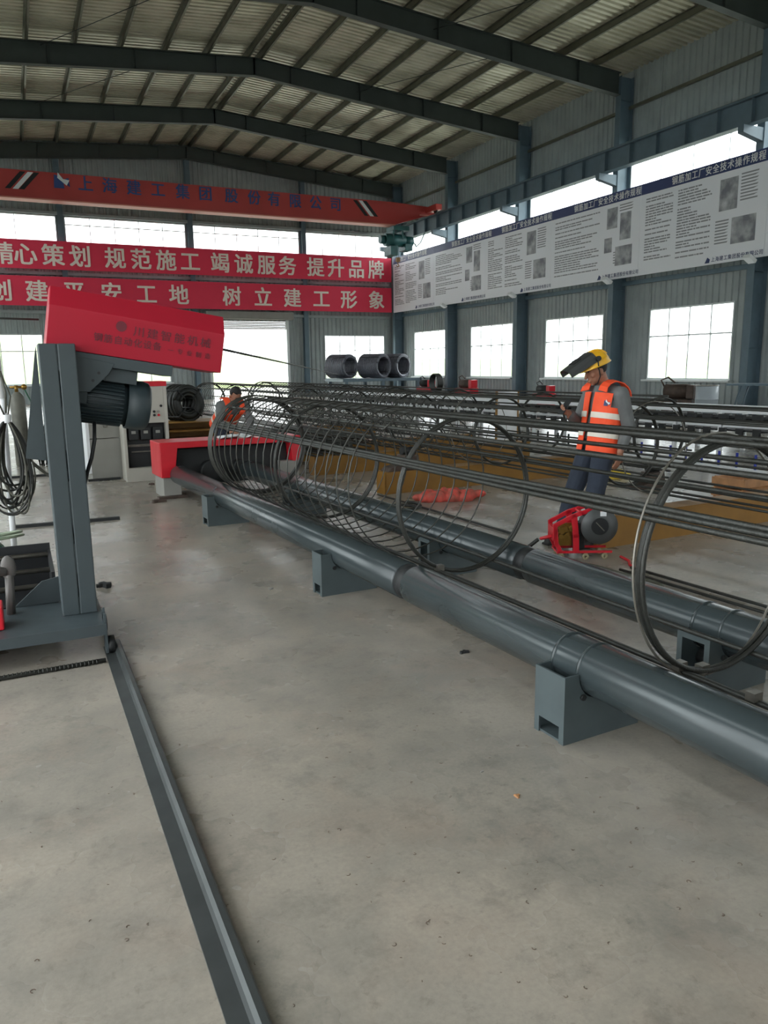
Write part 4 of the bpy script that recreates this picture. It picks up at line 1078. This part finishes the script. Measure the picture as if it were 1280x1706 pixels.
b.box(0.035, 0.15, 0.03, 0.06, 0.11, 0.3); b.build('drive_gear', M_BRASS, t)
b = MB(); b.box(0.18, 0.26, 0.02, 0.15, 0.08, 0.3); b.build('feed_motor', M_DARK, t, 0.01)
for x, y in ((0.06, 0.0), (0.06, 0.17), (0.26, -0.01), (0.42, 0.0), (0.42, 0.17)):
    b = MB(); b.lathe([(-0.014, 0.008), (-0.014, 0.026), (0.014, 0.026), (0.014, 0.008)], (x, y, 0.026), (0, 1, 0), 18, True); b.box(x-0.012, x+0.012, y-0.02, y+0.02, 0.045, 0.056); b.build('caster', mat('caster_cream', (150, 142, 112), 0.5) if x == 0.06 and y == 0 else bpy.data.materials['caster_cream'], t)
b = MB(); b.cap((-0.10, 0.05, 0.17), (0.0, 0.05, 0.19), 0.014, 0.018); b.build('torch_connector', M_RED, t)
def cable(name, label, pts, r, m, cat='cable', n=8, sub=8):
    P = [Vector(p) for p in pts]; out = []
    for i in range(len(P)-1):
        p0 = P[max(i-1, 0)]; p1 = P[i]; p2 = P[i+1]; p3 = P[min(i+2, len(P)-1)]
        for k in range(sub):
            q = k/sub
            out.append(0.5*((2*p1) + (p2-p0)*q + (2*p0-5*p1+4*p2-p3)*q*q + (3*p1-p0-3*p2+p3)*q**3))
    out.append(P[-1])
    b = MB(); b.tube(out, r, n); return tag(b.build(name, m), label, cat)
cable('torch_cable', 'black torch cable running from the wire feeder along the floor', [(3.82, 5.10, 0.17), (3.70, 5.2, 0.06), (3.66, 5.5, 0.02), (3.8, 6.2, 0.02), (3.66, 6.9, 0.02)], 0.016, M_CABLE)
cable('power_cable', 'black cable looped on the floor in front of the wire feeder', [(3.70, 5.35, 0.018), (3.95, 4.85, 0.018), (4.04, 4.62, 0.018), (4.06, 4.42, 0.018), (4.10, 4.22, 0.018), (4.10, 4.02, 0.018), (4.0, 3.92, 0.018), (3.9, 4.05, 0.018)], 0.015, M_HOSE)
cable('signal_cable', 'red cable on the floor to the right of the wire feeder', [(4.44, 4.80, 0.014), (4.40, 4.66, 0.014), (4.32, 4.56, 0.014), (4.28, 4.47, 0.014)], 0.012, M_RED)
cable('cable_loop', 'black loop of cable on the floor below the red net bag', [(3.83+0.18*math.cos(k*0.55), 7.6+0.22*math.sin(k*0.55), 0.018+0.004*k) for k in range(14)], 0.016, M_CABLE)
# red net bag
mb_ = MB(); rr = random.Random(21)
for k in range(26):
    x = rr.uniform(-0.3, 0.3); mb_.ball((x, rr.uniform(-0.13, 0.13), 0.045), (rr.uniform(0.06, 0.12), rr.uniform(0.05, 0.09), rr.uniform(0.05, 0.13)*(1-abs(x))), 10, 7, Matrix.Rotation(rr.uniform(0, 3), 4, 'Z'))
mb_.ball((0.38, 0.06, 0.06), (0.1, 0.05, 0.05), 10, 6); mb_.ball((-0.36, -0.02, 0.04), (0.08, 0.06, 0.045), 10, 6)
o = remesh(mb_, 'net_bag', M_BAG, 0.012, None, 1); o.location = (4.62, 7.98, 0.0); o.rotation_euler = (0, 0, -0.4)
tag(o, 'crumpled red net bag with contents on the floor', 'bag')

# ------------------------------------------------------------------ people
def limb(b, pts, rad):
    for (p, q, r0, r1) in zip(pts[:-1], pts[1:], rad[:-1], rad[1:]): b.cap(p, q, r0, r1, 14)
def hand(b, wrist, d, palm_n, curl=0.5, thumb_side=1):
    """palm + five fingers from the wrist along d; palm_n the palm normal"""
    w = Vector(wrist); d = Vector(d).normalized(); n = Vector(palm_n); n = (n - d*n.dot(d)).normalized(); s = d.cross(n)*thumb_side
    R3 = Matrix((s, d, n)).transposed().to_4x4()
    b.ball(w + d*0.045, (0.040, 0.052, 0.016), 12, 8, R3)
    for i, (off, ln) in enumerate(((0.030, 0.070), (0.010, 0.078), (-0.011, 0.073), (-0.030, 0.058))):
        p = w + d*0.085 + s*off; dd = d
        for j in range(3):
            a = curl*(0.5+0.4*j); dn = (d*math.cos(a) + n*math.sin(a)).normalized()
            q = p + dn*ln*(0.44, 0.32, 0.26)[j]
            b.cap(p, q, 0.0092-0.0006*j, 0.0088-0.0008*j, 8); p = q
    p = w + d*0.02 + s*0.034; dd = (s*0.75 + d*0.65).normalized()
    for j in range(3):
        q = p + dd*(0.032, 0.03, 0.025)[j]; b.cap(p, q, 0.0115-0.001*j, 0.0105-0.001*j, 8); p = q; dd = (dd*0.75 + d*0.35 + n*0.3).normalized()

def person(label, loc, rz, J, helmet, has_vest, name='person', voxel=0.0075):
    t = thing(name, label, 'person', loc, rz)
    V = lambda k: Vector(J[k])
    body = MB()
    hc = V('head'); hf = Vector(J['face']).normalized(); hl = Vector((0, 0, 1)).cross(hf).normalized(); hu = hf.cross(hl)
    Rh = Matrix((hf, hl, hu)).transposed().to_4x4()
    def H(x, y, z): return hc + hf*x + hl*y + hu*z
    body.ball(H(0, 0, 0.02), (0.096, 0.076, 0.105), 20, 14, Rh)
    body.ball(H(0.025, 0, -0.055), (0.068, 0.058, 0.062), 16, 10, Rh)
    body.ball(H(0.058, 0, -0.095), (0.026, 0.028, 0.022), 12, 8, Rh)
    body.cap(H(0.092, 0, 0.012), H(0.112, 0, -0.032), 0.009, 0.015, 10)
    body.ball(H(0.094, 0, -0.066), (0.010, 0.026, 0.007), 10, 6, Rh); body.ball(H(0.091, 0, -0.079), (0.011, 0.022, 0.008), 10, 6, Rh)
    for s in (-1, 1):
        body.ball(H(-0.002, 0.078*s, -0.015), (0.022, 0.011, 0.034), 10, 8, Rh)
        body.ball(H(0.08, 0.032*s, 0.03), (0.02, 0.026, 0.009), 10, 6, Rh)
        body.ball(H(0.066, 0.045*s, -0.025), (0.02, 0.02, 0.018), 10, 6, Rh)
    body.cap(H(-0.02, 0, -0.06), V('neck'), 0.056, 0.062, 14)
    ch, pe = V('chest'), V('pelvis'); mid = (ch+pe)/2
    up = (ch-pe).normalized(); fw = Vector((1, 0, 0)); fw = (fw - up*fw.dot(up)).normalized(); lf = up.cross(fw)
    Rt = Matrix((fw, lf, up)).transposed().to_4x4()
    body.ball(ch, (0.105, 0.165, 0.19), 16, 10, Rt); body.ball(mid, (0.10, 0.145, 0.16), 16, 10, Rt); body.ball(pe, (0.105, 0.155, 0.13), 16, 10, Rt)
    body.cap(V('neck'), ch, 0.06, 0.1, 14)
    for s in ('l', 'r'):
        limb(body, [V('sh_'+s), V('el_'+s), V('wr_'+s)], [0.052, 0.040, 0.029])
        body.cap(ch + up*0.08, V('sh_'+s), 0.075, 0.055, 14)
        limb(body, [V('hip_'+s), V('kn_'+s), V('an_'+s)], [0.085, 0.056, 0.04])
        hd = V('hd_'+s); pn = V('pn_'+s)
        hand(body, V('wr_'+s), hd, pn, J.get('curl_'+s, 0.5), 1 if s == 'l' else -1)
    bo = remesh(body, 'body', M_SKIN, 0.0062, t, 2)
    # eyes and brows
    e = MB()
    for s in (-1, 1): e.ball(H(0.090, 0.031*s, 0.014), (0.006, 0.012, 0.0055), 10, 6, Rh); e.ball(H(0.094, 0.031*s, 0.034), (0.005, 0.02, 0.0035), 8, 5, Rh)
    e.build('eyes', M_HAIR, t)
    # hair
    h = MB(); h.ball(H(-0.012, 0, 0.035), (0.098, 0.083, 0.102), 20, 14, Rh)
    me_h = h.build('hair', M_HAIR, t)
    bm = bmesh.new(); bm.from_mesh(me_h.data)
    kill = [v for v in bm.verts if (v.co-hc).dot(hf) > 0.035 and (v.co-hc).dot(hu) < 0.075 or (v.co-hc).dot(hu) < -0.045]
    bmesh.ops.delete(bm, geom=kill, context='VERTS'); bm.to_mesh(me_h.data); bm.free()
    so = me_h.modifiers.new('thick', 'SOLIDIFY'); so.thickness = 0.008
    # shirt
    sh = MB()
    sh.ball(ch, (0.125, 0.185, 0.2), 18, 12, Rt); sh.ball(mid, (0.122, 0.168, 0.19), 18, 12, Rt); sh.ball(pe + up*0.03, (0.125, 0.172, 0.1), 18, 12, Rt)
    sh.cap(V('neck') - up*0.01, ch, 0.072, 0.12, 16)
    for s in ('l', 'r'):
        sh.cap(ch + up*0.085, V('sh_'+s), 0.085, 0.072, 16)
        w_ = V('el_'+s).lerp(V('wr_'+s), J.get('cuff_'+s, 0.85))
        limb(sh, [V('sh_'+s), V('el_'+s)], [0.072, 0.058])
        sh.cap(V('el_'+s), w_, 0.058, 0.046, 14)
    remesh(sh, 'shirt', M_SHIRT, voxel, t, 4)
    tr = MB()
    tr.ball(pe - up*0.02, (0.128, 0.168, 0.12), 18, 12, Rt)
    for s in ('l', 'r'):
        limb(tr, [V('hip_'+s), V('kn_'+s)], [0.102, 0.082]); tr.cap(V('kn_'+s), V('an_'+s) + Vector((0, 0, 0.02)), 0.082, 0.068, 14)
        tr.cap(pe, V('hip_'+s), 0.11, 0.1, 14)
    remesh(tr, 'trousers', M_TROUSER, voxel, t, 4)
    for s in ('l', 'r'):
        bt = MB(); a = V('an_'+s); fd = Vector(J.get('toe_'+s, (1, 0, 0))).normalized()
        bt.cap((a.x, a.y, 0.1), (a.x, a.y, 0.06), 0.055, 0.055); bt.cap((a.x-fd.x*0.05, a.y-fd.y*0.05, 0.045), (a.x+fd.x*0.15, a.y+fd.y*0.15, 0.038), 0.045, 0.038)
        bt.box(-0.1, 0.19, -0.046, 0.046, 0, 0.02, Matrix.Translation((a.x, a.y, 0)) @ Matrix.Rotation(math.atan2(fd.y, fd.x), 4, 'Z'))
        o = remesh(bt, 'boot', M_BOOT, 0.008, t, 3)
    if has_vest:
        # vest: shell rings around the torso, open down the front, armholes at the sides
        lv = []
        tor = (ch-pe).length
        spec = [(-0.09, .152, .198), (-0.02, .150, .197), (0.06, .148, .194), (0.14, .145, .19), (0.22, .145, .19), (0.30, .147, .192), (0.36, .146, .196), (0.42, .140, .2)]
        nn = 48
        def ring(h, rx, ry):
            c = pe + up*h
            return [c + fw*(rx*math.cos(2*PI*k/nn)) + lf*(ry*math.sin(2*PI*k/nn)) for k in range(nn)]
        rows = [ring(*q) for q in spec]
        vb = MB(); bd = MB()
        for i in range(len(rows)-1):
            hm = (spec[i][0]+spec[i+1][0])/2
            for k in range(nn):
                a = 360*(k+0.5)/nn
                aa = a if a < 180 else a-360
                if abs(aa) < 11: continue
                if hm > 0.28 and 62 < abs(aa) < 122: continue
                f = [rows[i][k], rows[i][(k+1) % nn], rows[i+1][(k+1) % nn], rows[i+1][k]]
                vb.quad(*f)
        # shoulder straps
        top = pe + up*0.42
        for s in (-1, 1):
            for q0, q1 in (((0.135, 0.12*s), (0.13, 0.055*s)),):
                prev = None
                for j in range(9):
                    an = PI*j/8
                    x = 0.138*math.cos(an); z = 0.105*math.sin(an)
                    o_ = top + fw*x + up*(z); i_ = top + fw*x + up*(z+0.015)
                    cur = (o_ + lf*0.168*s*(1-0.12*math.sin(an)), i_ + lf*0.062*s)
                    if prev: vb.quad(prev[0], cur[0], cur[1], prev[1])
                    prev = cur
        vo = vb.build('vest', M_VEST, t)
        so = vo.modifiers.new('thick', 'SOLIDIFY'); so.thickness = 0.008; so.offset = 1
        for h0, h1 in ((0.035, 0.085), (0.2, 0.25)):
            def rr_(h):
                for (a, x0, y0), (c, x1, y1) in zip(spec[:-1], spec[1:]):
                    if a <= h <= c:
                        f = (h-a)/(c-a); return x0+(x1-x0)*f, y0+(y1-y0)*f
            r0 = ring(h0, *[v+0.011 for v in rr_(h0)]); r1 = ring(h1, *[v+0.011 for v in rr_(h1)])
            for k in range(nn):
                a = 360*(k+0.5)/nn; aa = a if a < 180 else a-360
                if abs(aa) < 11: continue
                bd.quad(r0[k], r0[(k+1) % nn], r1[(k+1) % nn], r1[k])
        bo_ = bd.build('reflective_band', M_BAND, t); so = bo_.modifiers.new('thick', 'SOLIDIFY'); so.thickness = 0.004; so.offset = 1
        l1 = MB(); l2 = MB()
        an = math.radians(48); c = pe + up*0.335 + fw*(0.160*math.cos(an)) + lf*(0.207*math.sin(an))
        nx = (fw*math.cos(an)*0.207 + lf*math.sin(an)*0.160).normalized(); tx = up.cross(nx).normalized()
        logo(l1, l2, c + nx*0.006, 0.055, tx, up)
        l1.build('vest_logo', M_NAVY, t); l2.build('vest_logo_swoosh', M_WHITE, t)
    if helmet:
        hb = MB(); n1, m1 = 28, 8
        Ht = lambda x, y, z: H(x-0.01, y, z+0.055)
        vs = []
        for i in range(m1+1):
            ph = (PI/2)*i/m1
            for k in range(n1):
                q = 2*PI*k/n1
                vs.append(Ht(0.128*math.sin(ph)*math.cos(q), 0.108*math.sin(ph)*math.sin(q), 0.105*math.cos(ph)))
        for k in range(n1):
            q = 2*PI*k/n1; br = 0.012 + (0.055*max(0, math.cos(q))**2 if math.cos(q) > 0 else 0)
            vs.append(Ht((0.128+br)*math.cos(q), (0.108+br*0.6)*math.sin(q), -0.018))
        fs = [(i*n1+k, i*n1+(k+1) % n1, (i+1)*n1+(k+1) % n1, (i+1)*n1+k) for i in range(m1+1) for k in range(n1)]
        hb.add(vs, fs, True)
        rd = [Ht(0.13*math.sin(p), 0, 0.105*math.cos(p)+0.006) for p in [x*0.2 for x in range(-6, 7)]]
        hb.tube(rd, 0.012, 8)
        ho = hb.build('helmet', M_HELMET, t); so = ho.modifiers.new('thick', 'SOLIDIFY'); so.thickness = 0.004
        if helmet == 'visor':
            vz = MB(); tilt = math.radians(15)
            d = hf*math.cos(tilt) - hu*math.sin(tilt); nrm = hf*math.sin(tilt) + hu*math.cos(tilt)
            o_ = Ht(0.035, 0, 0.098)
            g = []
            for i in range(9):
                x = 0.27*i/8
                row = []
                for k in range(13):
                    q = -1+2*k/12
                    wd = 0.105 - 0.012*(i/8)
                    aq = abs(q); drop = 0.0 if aq < 0.62 else 0.075*((aq-0.62)/0.38)**1.4*(1-0.3*i/8)
                    row.append(o_ + d*x + hl*(wd*math.copysign(min(aq*1.25, 1.0), q)) + nrm*(0.02*(1-q*q) - drop))
                g.append(row)
            for i in range(8):
                for k in range(12): vz.quad(g[i][k], g[i][k+1], g[i+1][k+1], g[i+1][k])
            vo = vz.build('welding_visor', mat('visor_dark', (52, 54, 54), 0.45), t); so = vo.modifiers.new('thick', 'SOLIDIFY'); so.thickness = 0.004
            vz = MB(); q0 = o_ + d*0.1 + nrm*0.02
            vz.add([q0 + d*0 + hl*-0.05, q0 + d*0.085 + hl*-0.05, q0 + d*0.085 + hl*0.05, q0 + hl*0.05], [(0,1,2,3)])
            so2 = vz.build('visor_window', M_BLACK, t); s3 = so2.modifiers.new('thick', 'SOLIDIFY'); s3.thickness = 0.003
            sp = MB(); sp.tube([Ht(0.02, 0.112, 0.05), Ht(0.03, 0.110, 0.0), H(0.02, 0.082, -0.05), H(0.045, 0.05, -0.105), H(0.05, 0, -0.118), H(0.045, -0.05, -0.105), H(0.02, -0.082, -0.05), Ht(0.03, -0.110, 0.0)], 0.0055, 6)
            sp.build('chin_strap', M_DARK, t)
            kb = MB()
            for s in (-1, 1): kb.cyl(Ht(0.015, 0.105*s, 0.05), Ht(0.015, 0.125*s, 0.05), 0.022, n=14)
            kb.build('visor_hinge', M_DARK, t)
    return t

theta = math.radians(26)
rgt = Vector((0.9035, -0.4284, 0)).normalized(); dep = Vector((0.4284, 0.9035, 0)).normalized()
fdir = -rgt*math.cos(theta) - dep*math.sin(theta)
J = dict(head=(0.055, 0.01, 1.545), face=(0.90, -0.22, -0.34), neck=(-0.035, 0, 1.415), chest=(-0.06, 0, 1.245), pelvis=(-0.01, 0, 0.92),
         sh_l=(-0.075, 0.185, 1.335), el_l=(-0.13, 0.235, 1.07), wr_l=(-0.04, 0.245, 0.845), hd_l=(0.2, -0.02, -1), pn_l=(0.25, -1, 0), curl_l=0.55, cuff_l=0.78,
         sh_r=(-0.065, -0.185, 1.335), el_r=(0.03, -0.235, 1.075), wr_r=(0.245, -0.11, 1.175), hd_r=(0.9, 0.25, 0.25), pn_r=(-0.1, 0.75, 0.6), curl_r=0.9,
         hip_l=(0.0, 0.095, 0.87), kn_l=(0.10, 0.105, 0.47), an_l=(0.12, 0.115, 0.085), hip_r=(0.0, -0.095, 0.87), kn_r=(0.15, -0.12, 0.47), an_r=(0.25, -0.14, 0.085))
man = person('man in orange vest and yellow welding helmet looking down at a phone', (4.63, 5.36, 0), math.atan2(fdir.y, fdir.x), J, 'visor', True)
# orange sleeve cuff
ph = thing('mobile_phone', 'dark mobile phone held in the hand of the man in the orange vest', 'phone', man.matrix_world @ Vector((0,0,0)), 0)
bpy.context.view_layer.update()
Pp = man.matrix_world @ Vector((0.335, -0.055, 1.235))
ph.location = Pp; ph.rotation_euler = (0.0, math.radians(-38), man.rotation_euler.z)
MB().box(-0.008, 0.0, -0.038, 0.038, -0.078, 0.078).build('phone_case', M_BLACK, ph, 0.003)
MB().box(-0.0095, -0.0081, -0.034, 0.034, -0.072, 0.072).build('phone_screen', mat('phone_glass', (30, 34, 40), 0.1), ph)
# second worker behind the headstock, bending forward
fd2 = Vector((0.15, -1, 0)).normalized()
J2 = dict(head=(0.32, 0.0, 1.21), face=(0.75, 0.1, -0.75), neck=(0.22, 0, 1.12), chest=(0.13, 0, 1.0), pelvis=(-0.16, 0, 0.80),
          sh_l=(0.19, 0.185, 1.06), el_l=(0.28, 0.24, 0.82), wr_l=(0.42, 0.14, 0.72), hd_l=(0.8, -0.4, -0.4), pn_l=(0, -0.6, -0.8),
          sh_r=(0.19, -0.185, 1.06), el_r=(0.28, -0.24, 0.82), wr_r=(0.42, -0.14, 0.72), hd_r=(0.8, 0.4, -0.4), pn_r=(0, 0.6, -0.8),
          hip_l=(-0.15, 0.095, 0.76), kn_l=(0.10, 0.13, 0.45), an_l=(-0.04, 0.14, 0.085), hip_r=(-0.15, -0.095, 0.76), kn_r=(0.10, -0.13, 0.45), an_r=(-0.04, -0.14, 0.085))
person('worker in a red orange vest bending forward behind the red headstock', (2.86, 11.55, 0), math.atan2(fd2.y, fd2.x), J2, None, True, voxel=0.01)

# ------------------------------------------------------------------ floor litter
def chip(label, x, y, r, m, seed, name='steel_offcut', cat='offcut'):
    rr = random.Random(seed); b = MB()
    for k in range(4): b.box(-r*rr.uniform(.4, 1), r*rr.uniform(.4, 1), -r*0.3, r*0.3, 0, r*rr.uniform(.3, .6), Matrix.Rotation(rr.uniform(0, 3), 4, 'Z') @ Matrix.Translation((rr.uniform(-r, r)*.6, 0, 0)))
    o = b.build(name, m); o.location = (x, y, 0.0); o.rotation_euler = (0, 0, rr.uniform(0, 3)); return tag(o, label, cat)
chip('small dark offcut on the open floor beside the front roller joint', 2.16, 3.55, 0.022, M_DARK, 1)
chip('pale chip on the floor in front of the nearest support block', 1.57, 2.19, 0.012, M_WOOD, 2)
chip('tiny pale chip lying just behind the pale chip near the block', 1.55, 2.40, 0.008, M_GREY, 3)
chip('small grey offcut on the floor left of the second support block', 1.56, 5.29, 0.018, M_GREY, 4)
chip('dark rag strip on the floor right of the grey post', 0.47, 5.95, 0.06, M_DARK, 5, 'rag_strip', 'rag')
chip('brown scrap lying at the foot of the red headstock', 1.45, 9.55, 0.07, M_RUST, 6, 'wood_scrap', 'scrap')
chip('dark scrap on the floor in front of the cabinets', 1.62, 11.1, 0.05, M_RUST, 7, 'wood_scrap', 'scrap')
b = MB(); rr = random.Random(77)
for k in range(230):
    y = rr.uniform(1.3, 3.2); x = rr.uniform(-0.9, 2.0)
    if y > 2.2 and rr.random() < 0.5: continue
    if 0.31 < x < 0.44: continue
    r_ = rr.uniform(0.003, 0.007); a0 = rr.uniform(0, 6.28); sp_ = rr.uniform(1.5, 4.5)
    b.tube([(x+r_*math.cos(a0+sp_*i/6), y+r_*math.sin(a0+sp_*i/6), 0.0012) for i in range(7)], 0.0009, 4)
o = b.build('wire_clippings', mat('clip_wire', (96, 74, 60), 0.4, 0.4)); tag(o, 'tiny curled wire clippings scattered over the near floor', 'wire clippings', None, 'stuff')
